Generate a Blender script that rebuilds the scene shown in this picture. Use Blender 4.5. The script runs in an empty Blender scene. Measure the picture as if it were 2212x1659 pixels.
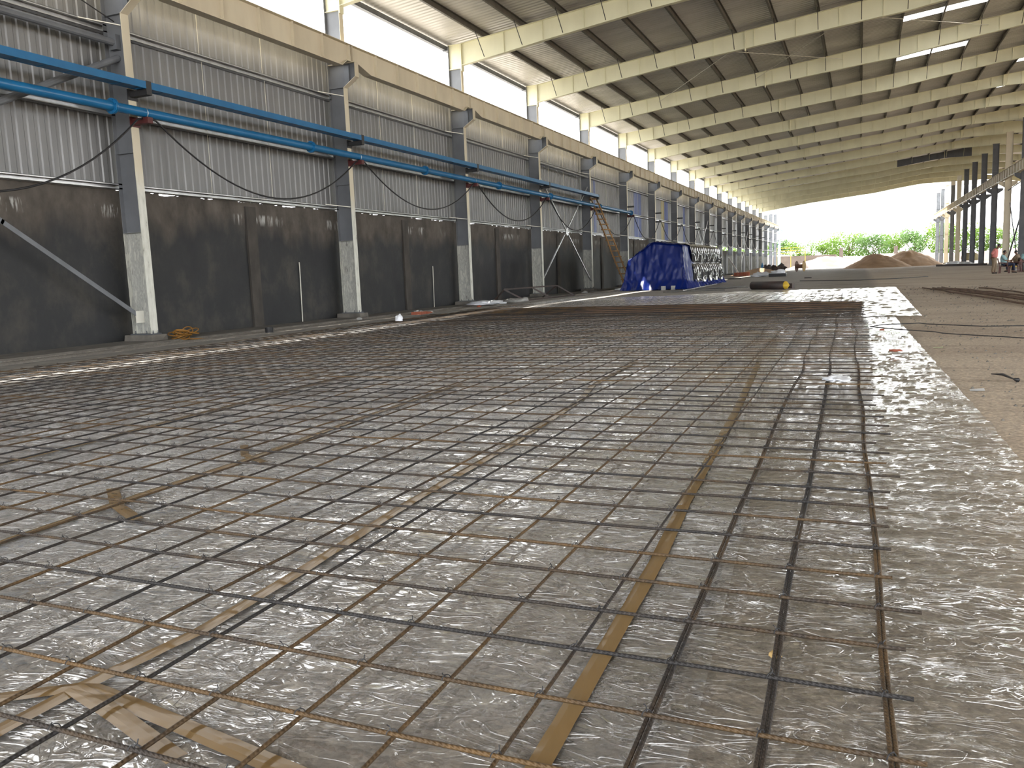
import bpy, math, random
from mathutils import Vector, Matrix, noise
R = random.Random(7)
sc = bpy.context.scene
COL = sc.collection
# ------------------------------------------------------------------ camera
FPX, YAW, PITCH, ROLL, CAMH = 1781.82, 0.401881, -0.132412, -0.0395804, 1.0357
cy, sy_, cp, sp = math.cos(YAW), math.sin(YAW), math.cos(PITCH), math.sin(PITCH)
fwd = Vector((-sy_*cp, cy*cp, sp)); r0 = Vector((cy, sy_, 0)); u0 = r0.cross(fwd)
rt = math.cos(ROLL)*r0 + math.sin(ROLL)*u0
up = -math.sin(ROLL)*r0 + math.cos(ROLL)*u0
cd = bpy.data.cameras.new('camera'); cam = bpy.data.objects.new('camera', cd); COL.objects.link(cam)
m = Matrix((rt, up, -fwd)).transposed().to_4x4(); m.translation = (0, 0, CAMH)
cam.matrix_world = m
cd.sensor_width = 36; cd.lens = 36*FPX/2212; cd.clip_end = 2000; cd.clip_start = .05
sc.camera = cam
# ------------------------------------------------------------------ world, sun, exposure
w = bpy.data.worlds.new('world'); sc.world = w; w.use_nodes = True
bg = w.node_tree.nodes['Background']; bg.inputs[0].default_value = (.965, .985, 1, 1); bg.inputs[1].default_value = 3.2
sd = bpy.data.lights.new('sun', 'SUN'); sd.energy = 8; sd.angle = .01; sd.color = (1, .93, .82)
so = bpy.data.objects.new('sun', sd); COL.objects.link(so); so.location = (-40, 40, 60)
so.rotation_euler = Vector((1, 0.0, -1.45)).to_track_quat('-Z', 'Y').to_euler()
vs = sc.view_settings; vs.view_transform = 'Standard'; vs.look = 'None'; vs.exposure = 1.25; vs.gamma = 1; vs.use_curve_mapping = False
cyc = sc.cycles
cyc.max_bounces = 6; cyc.diffuse_bounces = 4; cyc.glossy_bounces = 3; cyc.transmission_bounces = 4
cyc.transparent_max_bounces = 8; cyc.adaptive_threshold = .02; cyc.caustics_reflective = False; cyc.caustics_refractive = False
cyc.sample_clamp_indirect = 6; cyc.use_denoising = True
# ------------------------------------------------------------------ materials
def mat(name, col=(.5, .5, .5), rough=.6, metal=0., spec=None):
    m = bpy.data.materials.new(name); m.use_nodes = True
    b = m.node_tree.nodes['Principled BSDF']
    b.inputs['Base Color'].default_value = (*col, 1); b.inputs['Roughness'].default_value = rough; b.inputs['Metallic'].default_value = metal
    if spec is not None: b.inputs['Specular IOR Level'].default_value = spec
    return m
class NT:
    def __init__(s, m): s.t = m.node_tree; s.b = s.t.nodes.get('Principled BSDF')
    def n(s, typ, **kw):
        x = s.t.nodes.new(typ)
        for k, v in kw.items(): setattr(x, k, v)
        return x
    def l(s, a, b): s.t.links.new(a, b)
    def coord(s, kind='Object', scale=(1, 1, 1)):
        tc = s.n('ShaderNodeTexCoord'); mp = s.n('ShaderNodeMapping'); mp.inputs['Scale'].default_value = scale
        s.l(tc.outputs[kind], mp.inputs[0]); return mp.outputs[0]
    def pos(s, scale=(1, 1, 1)):
        g = s.n('ShaderNodeNewGeometry'); mp = s.n('ShaderNodeMapping'); mp.inputs['Scale'].default_value = scale
        s.l(g.outputs['Position'], mp.inputs[0]); return mp.outputs[0]
    def noise(s, vec, scale, detail=4, rough=.55, dist=0, typ='FBM'):
        x = s.n('ShaderNodeTexNoise'); x.noise_type = typ
        x.inputs['Scale'].default_value = scale; x.inputs['Detail'].default_value = detail; x.inputs['Roughness'].default_value = rough
        x.inputs['Distortion'].default_value = dist
        s.l(vec, x.inputs['Vector']); return x.outputs[0]
    def ramp(s, fac, stops):
        x = s.n('ShaderNodeValToRGB'); e = x.color_ramp.elements
        while len(e) < len(stops): e.new(.5)
        for i, (p, c) in enumerate(stops):
            e[i].position = p; e[i].color = (*c, 1) if len(c) == 3 else c
        s.l(fac, x.inputs[0]); return x.outputs[0]
    def mix(s, fac, a, b, mode='MIX'):
        x = s.n('ShaderNodeMix', data_type='RGBA', blend_type=mode)
        for sock, v in ((x.inputs[0], fac), (x.inputs[6], a), (x.inputs[7], b)):
            if hasattr(v, 'is_linked'): s.l(v, sock)
            else: sock.default_value = v if not isinstance(v, tuple) else (*v, 1) if len(v) == 3 else v
        return x.outputs[2]
    def math(s, op, a, b=0., c=0.):
        x = s.n('ShaderNodeMath', operation=op)
        for i, v in enumerate((a, b, c)):
            if hasattr(v, 'is_linked'): s.l(v, x.inputs[i])
            else: x.inputs[i].default_value = v
        return x.outputs[0]
    def bump(s, h, strength=.3, dist=.01, normal=None):
        x = s.n('ShaderNodeBump'); x.inputs['Strength'].default_value = strength; x.inputs['Distance'].default_value = dist
        s.l(h, x.inputs['Height'])
        if normal is not None: s.l(normal, x.inputs['Normal'])
        return x.outputs[0]
    def sepz(s, vec, i=2):
        x = s.n('ShaderNodeSeparateXYZ'); s.l(vec, x.inputs[0]); return x.outputs[i]
def G(v): return (v, v, v)
def noisy(name, c1, c2, scale=3, rough=.7, metal=0, bump=.15, bscale=None, stretch=(1, 1, 1), lo=.35, hi=.65, detail=5):
    m = mat(name, c1, rough, metal); t = NT(m); p = t.pos(stretch)
    f = t.noise(p, scale, detail); c = t.ramp(f, [(lo, c1), (hi, c2)]); t.l(c, t.b.inputs['Base Color'])
    if bump: t.l(t.bump(t.noise(p, bscale or scale*6, 4), bump, .01), t.b.inputs['Normal'])
    return m
M = {}
M['cream'] = noisy('cream_paint', (.62, .56, .43), (.50, .44, .33), 1.3, .5, 0, .03, stretch=(1, 1, .35), lo=.42, hi=.75)
M['rafter'] = noisy('rafter_cream_paint', (.72, .70, .50), (.62, .60, .42), 1.1, .5, 0, .02, stretch=(1, 1, .4), lo=.42, hi=.75)
M['grey'] = noisy('grey_primer', (.14, .15, .165), (.105, .112, .123), 2.0, .5, 0, .04)
M['dark'] = noisy('dark_primer', (.10, .105, .115), (.075, .08, .09), 2.0, .55, 0, .03)
M['blackst'] = mat('black_steel', (.02, .02, .022), .55)
M['maroon'] = mat('maroon_primer', (.075, .014, .014), .55)
M['brownst'] = noisy('brown_steel', (.055, .035, .03), (.03, .024, .022), 4, .6)
M['galv'] = noisy('galvanised_steel', (.58, .59, .60), (.44, .45, .46), 5, .38, .75, .03)
M['purlin'] = noisy('purlin_steel', (.13, .12, .10), (.09, .082, .07), 3, .5, .3, .03)
M['white'] = mat('white_or_sunlit_paint', (.72, .70, .62), .5)
M['rod'] = mat('pale_rod', (.62, .60, .52), .5)
M['yellow'] = mat('yellow_paint', (.55, .36, .03), .5)
M['hose'] = mat('orange_hose', (.24, .11, .015), .55)
M['cable'] = mat('black_cable', (.012, .012, .014), .5)
M['wood'] = noisy('bamboo_wood', (.34, .19, .07), (.20, .11, .05), 6, .7, 0, .1, stretch=(1, 1, .3))
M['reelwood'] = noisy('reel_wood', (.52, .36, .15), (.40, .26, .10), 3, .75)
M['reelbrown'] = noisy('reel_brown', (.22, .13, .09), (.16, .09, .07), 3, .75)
M['clean'] = mat('pale_plastic', (.74, .76, .78), .35)
M['brick'] = mat('red_brick', (.30, .09, .05), .85)
M['block'] = noisy('grey_block', (.42, .41, .39), (.30, .30, .29), 8, .9)
# web paint of the wall columns: grey primer, the bottom two metres whitish and peeling
def column_web():
    m = mat('column_web_paint', (.2, .2, .22), .5); t = NT(m); p = t.pos()
    z = t.sepz(p); g = t.ramp(t.noise(p, 1.5, 4), [(.35, (.150, .158, .172)), (.7, (.115, .122, .134))])
    peel = t.ramp(t.noise(t.pos((6, 6, 1.6)), 1.6, 6, .65), [(.44, (.47, .47, .42)), (.50, (.30, .30, .28)), (.60, (.42, .42, .38)), (.72, (.09, .085, .08))])
    zn = t.math('ADD', z, t.math('MULTIPLY', t.noise(p, 2, 2), .10))
    f = t.ramp(t.math('MULTIPLY', zn, .1), [(.226, (1, 1, 1)), (.230, (0, 0, 0))])
    low = t.mix(f, g, peel)
    t.l(low, t.b.inputs['Base Color']); return m
M['web'] = column_web()
def column_flange():
    m = mat('column_flange_paint', (.6, .55, .42), .5); t = NT(m); p = t.pos(); z = t.sepz(p)
    g = t.ramp(t.noise(t.pos((1, 1, .4)), 1.2, 4), [(.4, (.62, .56, .43)), (.75, (.50, .45, .34))])
    peel = t.ramp(t.noise(t.pos((8, 8, 2)), 1.5, 6, .65), [(.40, (.62, .62, .56)), (.62, (.50, .50, .44)), (.70, (.16, .15, .12))])
    f = t.ramp(t.math('MULTIPLY', z, .1), [(.30, (1, 1, 1)), (.36, (0, 0, 0))])
    t.l(t.mix(f, g, peel), t.b.inputs['Base Color']); return m
M['flange'] = column_flange()
def sheeting(name, col, axis=1):
    m = mat(name, col, .36, .45); t = NT(m); p = t.pos((1, 1, .15))
    c = t.ramp(t.noise(p, 2.2, 5), [(.3, tuple(x*.82 for x in col)), (.7, col)])
    t.l(c, t.b.inputs['Base Color'])
    t.l(t.ramp(t.noise(p, 5, 4), [(.3, G(.42)), (.7, G(.58))]), t.b.inputs['Roughness'])
    return m
M['clad'] = sheeting('wall_sheeting', (.22, .222, .226))
M['cladblue'] = sheeting('wall_sheeting_blue_film', (.12, .15, .30))
M['cladyellow'] = sheeting('wall_sheeting_yellow_film', (.30, .26, .13))
def roofmat():
    m = mat('roof_sheeting', (.36, .36, .36), .42, .35); t = NT(m); p = t.pos()
    c = t.ramp(t.noise(t.pos((.3, 1, 1)), 1.2, 4), [(.3, (.60, .58, .54)), (.7, (.48, .465, .43))])
    t.l(c, t.b.inputs['Base Color']); return m
M['roof'] = roofmat()
def sky_panel():
    m = bpy.data.materials.new('translucent_roof_panel'); m.use_nodes = True; t = NT(m); t.t.nodes.remove(t.b)
    tr = t.n('ShaderNodeBsdfTranslucent'); tr.inputs[0].default_value = (.85, .88, .9, 1)
    d = t.n('ShaderNodeBsdfDiffuse'); d.inputs[0].default_value = (.8, .8, .8, 1)
    mx = t.n('ShaderNodeMixShader'); mx.inputs[0].default_value = .25
    t.l(tr.outputs[0], mx.inputs[1]); t.l(d.outputs[0], mx.inputs[2]); t.l(mx.outputs[0], t.t.nodes['Material Output'].inputs[0]); return m
M['skylight'] = sky_panel()
# concrete wall: dark damp render, paler band at the top, white bloom streaks under it
def wallmat():
    m = mat('damp_concrete', (.05, .05, .05), .85); t = NT(m); p = t.pos(); z = t.sepz(p)
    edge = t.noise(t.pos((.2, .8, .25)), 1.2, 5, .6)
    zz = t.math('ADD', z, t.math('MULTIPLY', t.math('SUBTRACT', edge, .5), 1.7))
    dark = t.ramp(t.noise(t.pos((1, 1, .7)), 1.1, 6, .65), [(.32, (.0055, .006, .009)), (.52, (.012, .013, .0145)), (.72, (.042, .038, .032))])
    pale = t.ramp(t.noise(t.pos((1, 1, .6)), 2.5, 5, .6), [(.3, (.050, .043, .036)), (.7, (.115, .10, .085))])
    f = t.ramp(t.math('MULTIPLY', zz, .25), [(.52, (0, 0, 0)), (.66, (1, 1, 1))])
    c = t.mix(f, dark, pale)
    # efflorescence
    st = t.noise(t.pos((1, 9, 1.2)), 1.3, 4, .6)
    band = t.ramp(t.math('MULTIPLY', z, .25), [(.64, (0, 0, 0)), (.68, (1, 1, 1)), (.705, (1, 1, 1)), (.72, (0, 0, 0))])
    where = t.ramp(t.noise(t.pos((0, .35, 0)), 1.0, 2), [(.50, (0, 0, 0)), (.56, (1, 1, 1))])
    s2 = t.ramp(st, [(.52, (0, 0, 0)), (.60, (1, 1, 1))])
    e = t.math('MULTIPLY', t.math('MULTIPLY', band, where), s2)
    c = t.mix(t.math('MULTIPLY', e, .7), c, (.5, .5, .48))
    t.l(c, t.b.inputs['Base Color'])
    t.l(t.bump(t.noise(p, 9, 6, .6), .25, .02), t.b.inputs['Normal'])
    t.l(t.ramp(f, [(0, G(.62)), (1, G(.9))]), t.b.inputs['Roughness'])
    return m
M['wall'] = wallmat()
M['post'] = noisy('concrete_post', (.065, .057, .049), (.038, .034, .030), 2.5, .85, 0, .2, stretch=(1, 1, .5))
M['apron'] = noisy('apron_concrete', (.17, .155, .135), (.10, .092, .08), 3, .9, 0, .3)
def groundmat():
    m = mat('compacted_earth', (.3, .25, .2), .92); t = NT(m); p = t.pos()
    big = t.noise(t.pos((.5, 1.2, 1)), .35, 5, .6)
    fine = t.noise(p, 22, 8, .75)
    peb = t.n('ShaderNodeTexVoronoi'); peb.inputs['Scale'].default_value = 55; t.l(p, peb.inputs['Vector'])
    c = t.ramp(big, [(.3, (.34, .26, .19)), (.5, (.47, .38, .285)), (.7, (.57, .475, .36))])
    c = t.mix(.55, c, t.ramp(fine, [(.33, G(.30)), (.5, G(.80)), (.66, G(1.25))]), 'MULTIPLY')
    pc = t.ramp(peb.outputs['Color'], [(.0, G(.45)), (.5, G(.9)), (.97, (1.6, 1.55, 1.45))])
    c = t.mix(.45, c, pc, 'MULTIPLY')
    x = t.sepz(p, 0); y = t.sepz(p, 1)
    # grey slab bed under the film, paler towards the left; brown earth right of it
    grey = t.ramp(t.noise(p, .9, 5), [(.3, (.15, .13, .105)), (.7, (.27, .24, .205))])
    grey = t.mix(t.ramp(t.math('ADD', t.math('MULTIPLY', x, .1), .5), [(.15, G(1.)), (.40, G(0.))]), grey, (.36, .35, .33))
    greyc = t.mix(.85, grey, t.ramp(fine, [(.36, G(.40)), (.5, G(.9)), (.62, G(1.45))]), 'MULTIPLY')
    greyc = t.mix(.45, greyc, pc, 'MULTIPLY')
    f = t.ramp(t.math('ADD', t.math('MULTIPLY', x, .1), .5), [(.53, (1, 1, 1)), (.58, (0, 0, 0))])
    c = t.mix(t.math('MULTIPLY', f, .8), c, greyc)
    yo = t.ramp(t.math('MULTIPLY', y, .005), [(.655, G(1.)), (.685, G(.42))])  # yard ground painted darker to tone down the strong outdoor light
    c = t.mix(1., c, yo, 'MULTIPLY')
    # dark damp streaks
    dk = t.ramp(t.noise(t.pos((.5, 2.5, 1)), .8, 5, .65), [(.56, (1, 1, 1)), (.70, (.60, .58, .56))])
    c = t.mix(.7, c, dk, 'MULTIPLY')
    t.l(c, t.b.inputs['Base Color'])
    h = t.math('ADD', t.math('MULTIPLY', fine, 1.), t.math('MULTIPLY', peb.outputs['Distance'], -.8))
    t.l(t.bump(h, .55, .012), t.b.inputs['Normal']); return m
M['ground'] = groundmat()
M['sand'] = noisy('heaped_sand', (.44, .29, .175), (.33, .215, .13), .9, .95, 0, .6, 5, stretch=(1, 1, 2), detail=8)
M['rubble'] = noisy('pale_rubble', (.15, .118, .098), (.105, .08, .066), .5, .95, 0, .6, 3)
M['bank'] = noisy('earth_bank', (.10, .076, .066), (.07, .052, .045), .3, .95, 0, .5, 2)
def rebarmat():
    m = mat('rebar_steel', (.08, .045, .03), .65, .15); t = NT(m); p = t.pos()
    oi = t.n('ShaderNodeObjectInfo')
    n1 = t.noise(p, 2.2, 5, .65)
    v = t.math('ADD', n1, t.math('MULTIPLY', t.math('SUBTRACT', oi.outputs['Random'], .5), .30))
    c = t.ramp(v, [(.36, (.020, .018, .018)), (.50, (.034, .024, .017)), (.60, (.070, .042, .018)), (.76, (.12, .068, .024))])
    c = t.mix(.6, c, t.ramp(t.noise(p, 60, 4), [(.3, G(.55)), (.7, G(1.25))]), 'MULTIPLY')
    t.l(c, t.b.inputs['Base Color'])
    wv = t.n('ShaderNodeTexWave', wave_type='BANDS', bands_direction='DIAGONAL'); wv.inputs['Scale'].default_value = 45; wv.inputs['Distortion'].default_value = 1.0
    t.l(p, wv.inputs['Vector']); t.l(t.bump(wv.outputs['Fac'], .7, .002), t.b.inputs['Normal']); return m
M['rebar'] = rebarmat()
M['rustbar'] = noisy('rusty_bar', (.16, .095, .06), (.10, .058, .038), 3, .8)
def film(name, haze, hazecol, tight):
    m = bpy.data.materials.new(name); m.use_nodes = True; t = NT(m); t.t.nodes.remove(t.b)
    p = t.pos((1, 2.2, 1))
    pw = t.n('ShaderNodeVectorMath', operation='ADD')
    wn = t.n('ShaderNodeTexNoise'); wn.inputs['Scale'].default_value = 2.2; wn.inputs['Detail'].default_value = 2; t.l(p, wn.inputs['Vector'])
    sc_ = t.n('ShaderNodeVectorMath', operation='SCALE'); sc_.inputs['Scale'].default_value = .55; t.l(wn.outputs['Color'], sc_.inputs[0])
    t.l(p, pw.inputs[0]); t.l(sc_.outputs[0], pw.inputs[1])
    def crease(vec, scale, width, dist, dt=1.):
        n_ = t.noise(vec, scale, dt, .5, dist); a_ = t.math('ABSOLUTE', t.math('SUBTRACT', n_, .5))
        mr = t.n('ShaderNodeMapRange', interpolation_type='SMOOTHSTEP'); mr.inputs['From Min'].default_value = 0; mr.inputs['From Max'].default_value = width
        mr.inputs['To Min'].default_value = 1; mr.inputs['To Max'].default_value = 0; t.l(a_, mr.inputs['Value']); return mr.outputs[0]
    mask = t.ramp(t.noise(p, 1.7, 2), [(.38, G(.25)), (.62, G(1.))])
    off = t.n('ShaderNodeVectorMath', operation='ADD'); off.inputs[1].default_value = (7.3, 3.1, 0); t.l(pw.outputs[0], off.inputs[0])
    c1 = crease(pw.outputs[0], 2.6*tight, .030, .8); c2 = crease(off.outputs[0], 6.*tight, .045, .8); c3 = crease(pw.outputs[0], 13*tight, .08, .4, 2)
    c4 = crease(off.outputs[0], 3.6*tight, .025, 1.6)
    base = t.noise(pw.outputs[0], 5.*tight, 3, .5)
    calm = t.ramp(t.noise(off.outputs[0], .95*tight, 2), [(.42, G(.22)), (.58, G(1.))]); broad = t.noise(pw.outputs[0], 1.7, 1)
    h = t.math('ADD', t.math('ADD', t.math('MULTIPLY', t.math('MULTIPLY', c1, calm), 1.), t.math('MULTIPLY', t.math('MULTIPLY', c4, calm), .8)), t.math('ADD', t.math('MULTIPLY', t.math('ADD', t.math('MULTIPLY', c2, .34), t.math('MULTIPLY', c3, .10)), t.math('MULTIPLY', mask, calm)), t.math('ADD', t.math('MULTIPLY', base, .22), t.math('MULTIPLY', broad, 2.4))))
    nb = t.bump(h, 1.0, .0125); nf = t.bump(h, 1.0, .0016)
    gl = t.n('ShaderNodeBsdfGlossy'); gl.inputs['Roughness'].default_value = .06; gl.inputs['Color'].default_value = (1, 1, 1, 1); t.l(nb, gl.inputs['Normal'])
    tr = t.n('ShaderNodeBsdfTransparent'); tr.inputs[0].default_value = (.95, .95, .95, 1)
    df = t.n('ShaderNodeBsdfDiffuse'); df.inputs[0].default_value = (*hazecol, 1); t.l(nf, df.inputs['Normal'])
    m1 = t.n('ShaderNodeMixShader'); hz = t.ramp(t.noise(pw.outputs[0], 1.6, 4), [(.3, G(haze*.4)), (.7, G(haze*1.6))]); 
    gm = t.n('ShaderNodeNewGeometry'); dt = t.n('ShaderNodeVectorMath', operation='DOT_PRODUCT'); t.l(gm.outputs['Normal'], dt.inputs[0]); t.l(gm.outputs['Incoming'], dt.inputs[1])
    od = t.math('DIVIDE', hz, t.math('MAXIMUM', t.math('ABSOLUTE', dt.outputs['Value']), .03))      # optical depth of the thin milky film
    t.l(t.math('SUBTRACT', 1., t.math('EXPONENT', t.math('MULTIPLY', od, -1.))), m1.inputs[0])
    t.l(tr.outputs[0], m1.inputs[1]); t.l(df.outputs[0], m1.inputs[2])
    d2 = t.n('ShaderNodeVectorMath', operation='DOT_PRODUCT'); t.l(nf, d2.inputs[0]); t.l(gm.outputs['Incoming'], d2.inputs[1])
    sch = t.math('POWER', t.math('SUBTRACT', 1., t.math('MINIMUM', t.math('ABSOLUTE', d2.outputs['Value']), 1.)), 5.)
    f2 = t.math('MINIMUM', t.math('ADD', t.math('MULTIPLY', sch, 1.0), .125), .78)
    m2 = t.n('ShaderNodeMixShader'); t.l(f2, m2.inputs[0]); t.l(m1.outputs[0], m2.inputs[1]); t.l(gl.outputs[0], m2.inputs[2])
    t.l(m2.outputs[0], t.t.nodes['Material Output'].inputs[0]); return m
M['film'] = film('clear_film', .055, (.86, .87, .88), 1.0)
M['film2'] = film('crumpled_film', .016, (.72, .70, .68), 1.7)
def tapemat():
    m = mat('brown_parcel_tape', (.20, .128, .055), .25); t = NT(m); p = t.pos()
    t.l(t.bump(t.noise(p, 12, 3, .6, .4, 'RIDGED_MULTIFRACTAL'), .5, .006), t.b.inputs['Normal']); return m
M['tape'] = tapemat()
def tarpmat(name, col, rough, sheen=0):
    m = mat(name, col, rough, 0, .3 if rough > .3 else .6); t = NT(m); p = t.pos((1, 1, .35))
    t.l(t.bump(t.noise(p, 4, 3, .5, .5), .4, .05), t.b.inputs['Normal']); return m
M['tarp'] = tarpmat('blue_tarpaulin', (.003, .014, .13), .38)
M['blacktarp'] = tarpmat('black_polythene', (.035, .037, .042), .20)
M['blue'] = noisy('blue_gloss_paint', (.010, .13, .30), (.008, .11, .26), 3, .32, 0, .02)
M['skin'] = mat('skin', (.16, .08, .05), .6); M['hair'] = mat('black_hair', (.012, .010, .010), .5)
M['pink'] = mat('pink_cotton', (.55, .19, .17), .8); M['khaki'] = mat('khaki_cotton', (.19, .14, .09), .85)
M['aqua'] = mat('pale_aqua_cotton', (.22, .37, .39), .8); M['navy'] = mat('navy_cotton', (.012, .018, .045), .8)
M['shoe'] = mat('dark_leather', (.02, .015, .014), .5); M['chair'] = mat('brown_plastic', (.10, .035, .03), .5)
M['leaf'] = mat('tree_leaf', (.085, .15, .018), .6); M['leafb'] = mat('tree_leaf_dull', (.07, .13, .035), .6); M['bark'] = mat('tree_bark', (.13, .09, .06), .9)
def leafy(m):
    t = NT(m); oi = t.noise(t.pos(), 1.3, 3); c0 = tuple(t.b.inputs['Base Color'].default_value)[:3]
    t.l(t.ramp(oi, [(.3, tuple(x*.7 for x in c0)), (.7, tuple(min(1, x*1.45) for x in c0))]), t.b.inputs['Base Color'])
    tl = t.n('ShaderNodeBsdfTranslucent'); tl.inputs[0].default_value = (*[min(1, x*1.8) for x in c0], 1)
    mx = t.n('ShaderNodeMixShader'); mx.inputs[0].default_value = .4
    t.l(t.b.outputs[0], mx.inputs[1]); t.l(tl.outputs[0], mx.inputs[2]); t.l(mx.outputs[0], t.t.nodes['Material Output'].inputs[0])
leafy(M['leaf']); leafy(M['leafb'])
# ------------------------------------------------------------------ mesh builder
class MB:
    def __init__(s): s.v = []; s.f = []; s.mi = []
    def add(s, vs, fs, mi=0):
        n = len(s.v); s.v += [tuple(q) for q in vs]; s.f += [tuple(n+i for i in f) for f in fs]; s.mi += [mi]*len(fs); return s
    def box(s, x0, x1, y0, y1, z0, z1, mi=0):
        return s.add([(x0, y0, z0), (x1, y0, z0), (x1, y1, z0), (x0, y1, z0), (x0, y0, z1), (x1, y0, z1), (x1, y1, z1), (x0, y1, z1)],
                     [(0, 3, 2, 1), (4, 5, 6, 7), (0, 1, 5, 4), (1, 2, 6, 5), (2, 3, 7, 6), (3, 0, 4, 7)], mi)
    def ext(s, prof, a, b, axis, mi=0):          # extrude polygon (2D) along axis from a to b
        def P(q, t): return (t, q[0], q[1]) if axis == 0 else (q[0], t, q[1]) if axis == 1 else (q[0], q[1], t)
        n = len(prof); vs = [P(q, a) for q in prof] + [P(q, b) for q in prof]
        return s.add(vs, [tuple(range(n))[::-1], tuple(range(n, 2*n))] + [(i, (i+1) % n, n+(i+1) % n, n+i) for i in range(n)], mi)
    def strip(s, line, wid, th, axis, a, mi=0):    # plate following a polyline in the plane normal to `axis`, width from a to a+wid
        for (p, q) in zip(line, line[1:]):
            d = Vector((q[0]-p[0], q[1]-p[1])); 
            if d.length < 1e-6: continue
            nn = Vector((-d.y, d.x)).normalized()*th/2
            s.ext([(p[0]-nn.x, p[1]-nn.y), (q[0]-nn.x, q[1]-nn.y), (q[0]+nn.x, q[1]+nn.y), (p[0]+nn.x, p[1]+nn.y)], a, a+wid, axis, mi)
        return s
    def tube(s, pts, r, n=8, mi=0, caps=True):
        pts = [Vector(p) for p in pts]; rs = r if isinstance(r, (list, tuple)) else [r]*len(pts)
        vs = []; prev = None
        for i, p in enumerate(pts):
            d = (pts[min(i+1, len(pts)-1)] - pts[max(i-1, 0)]).normalized()
            if prev is None:
                a = Vector((0, 0, 1)) if abs(d.z) < .9 else Vector((1, 0, 0)); u = d.cross(a).normalized()
            else: u = (prev - d*prev.dot(d)).normalized()
            prev = u; w_ = d.cross(u)
            for k in range(n):
                t = 2*math.pi*k/n; vs.append(p + (u*math.cos(t) + w_*math.sin(t))*rs[i])
        fs = [(i*n+k, i*n+(k+1) % n, (i+1)*n+(k+1) % n, (i+1)*n+k) for i in range(len(pts)-1) for k in range(n)]
        if caps: fs += [tuple(range(n))[::-1], tuple((len(pts)-1)*n+k for k in range(n))]
        return s.add(vs, fs, mi)
    def bar(s, a, b, wx, wy=None, mi=0):            # rectangular bar between two points
        a, b = Vector(a), Vector(b); d = (b-a).normalized(); wy = wy or wx
        up_ = Vector((0, 0, 1)) if abs(d.z) < .95 else Vector((0, 1, 0)); u = d.cross(up_).normalized()*wx/2; v = d.cross(u).normalized()*wy/2
        vs = [q + e for q in (a, b) for e in (-u-v, u-v, u+v, -u+v)]
        return s.add(vs, [(0, 3, 2, 1), (4, 5, 6, 7), (0, 1, 5, 4), (1, 2, 6, 5), (2, 3, 7, 6), (3, 0, 4, 7)], mi)
    def lathe(s, prof, c, n=24, mi=0, axis=2):
        vs = []
        for (r, z) in prof:
            for k in range(n):
                t = 2*math.pi*k/n; q = (r*math.cos(t), r*math.sin(t), z)
                if axis == 0: q = (q[2], q[0], q[1])
                if axis == 1: q = (q[0], q[2], q[1])
                vs.append((c[0]+q[0], c[1]+q[1], c[2]+q[2]))
        fs = [(i*n+k, i*n+(k+1) % n, (i+1)*n+(k+1) % n, (i+1)*n+k) for i in range(len(prof)-1) for k in range(n)]
        fs += [tuple(range(n))[::-1], tuple((len(prof)-1)*n+k for k in range(n))]
        return s.add(vs, fs, mi)
    def build(s, name, mats, parent=None, smooth=False, loc=None):
        me = bpy.data.meshes.new(name)
        off = Vector(loc) if loc is not None else Vector((0, 0, 0))
        me.from_pydata([tuple(Vector(v)-off) for v in s.v], [], s.f)
        if not isinstance(mats, (list, tuple)): mats = [mats]
        for q in mats: me.materials.append(q if not isinstance(q, str) else M[q])
        for i, p in enumerate(me.polygons): p.material_index = s.mi[i]; p.use_smooth = smooth
        me.validate(); me.update()
        o = bpy.data.objects.new(name, me); COL.objects.link(o); o.location = off
        if parent: o.parent = parent
        return o
def tag(o, label, cat, group=None, kind=None):
    o['label'] = label; o['category'] = cat
    if group: o['group'] = group
    if kind: o['kind'] = kind
    return o
def empty(name, loc, label, cat, group=None, kind=None):
    o = bpy.data.objects.new(name, None); COL.objects.link(o); o.location = loc; o.empty_display_size = .2
    return tag(o, label, cat, group, kind)
def structure(o, label, cat): return tag(o, label, cat, None, 'structure')
def copy_tree(o, parent=None):
    c = o.copy(); COL.objects.link(c); c.parent = parent
    for ch in list(kids.get(o.name, [])): copy_tree(ch, c)
    return c
kids = {}
def reg():
    kids.clear()
    for o in COL.objects:
        if o.parent: kids.setdefault(o.parent.name, []).append(o)
def fbm(x, y, z=0, o=4): return noise.fractal(Vector((x, y, z)), .6, 2.1, o)
# ------------------------------------------------------------------ key dimensions (metres)
Y0, S = 13.47, 8.0725
def YK(k): return Y0 + S*(k-1)
XB, XF = -14.70, -14.20            # back and front flange of the wall columns
XR0, XR1 = 11.55, 12.05            # middle row
RX = (XR0+XR1)/2                   # ridge
KEND = 17
def ztop(x): return 11.35 + .11*(x if x <= RX else 2*RX - x)
BOT = [(-14.2, 9.0), (-12.35, 9.24), (-10.79, 9.46), (-6.98, 9.93), (-4.67, 10.14), (-.12, 10.58), (1.55, 10.72), (3.25, 10.98), (4.93, 11.22), (6.7, 11.46), (8.1, 11.6), (RX, 11.6)]
PURL = [-13.2, -11.65, -10.06, -8.45, -6.8, -5.12, -3.44, -1.77, -.13, 1.55, 3.25, 4.95, 6.63, 8.27, 9.9, 11.35]
PURR = [2*RX-x for x in PURL[::-1]]
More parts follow.
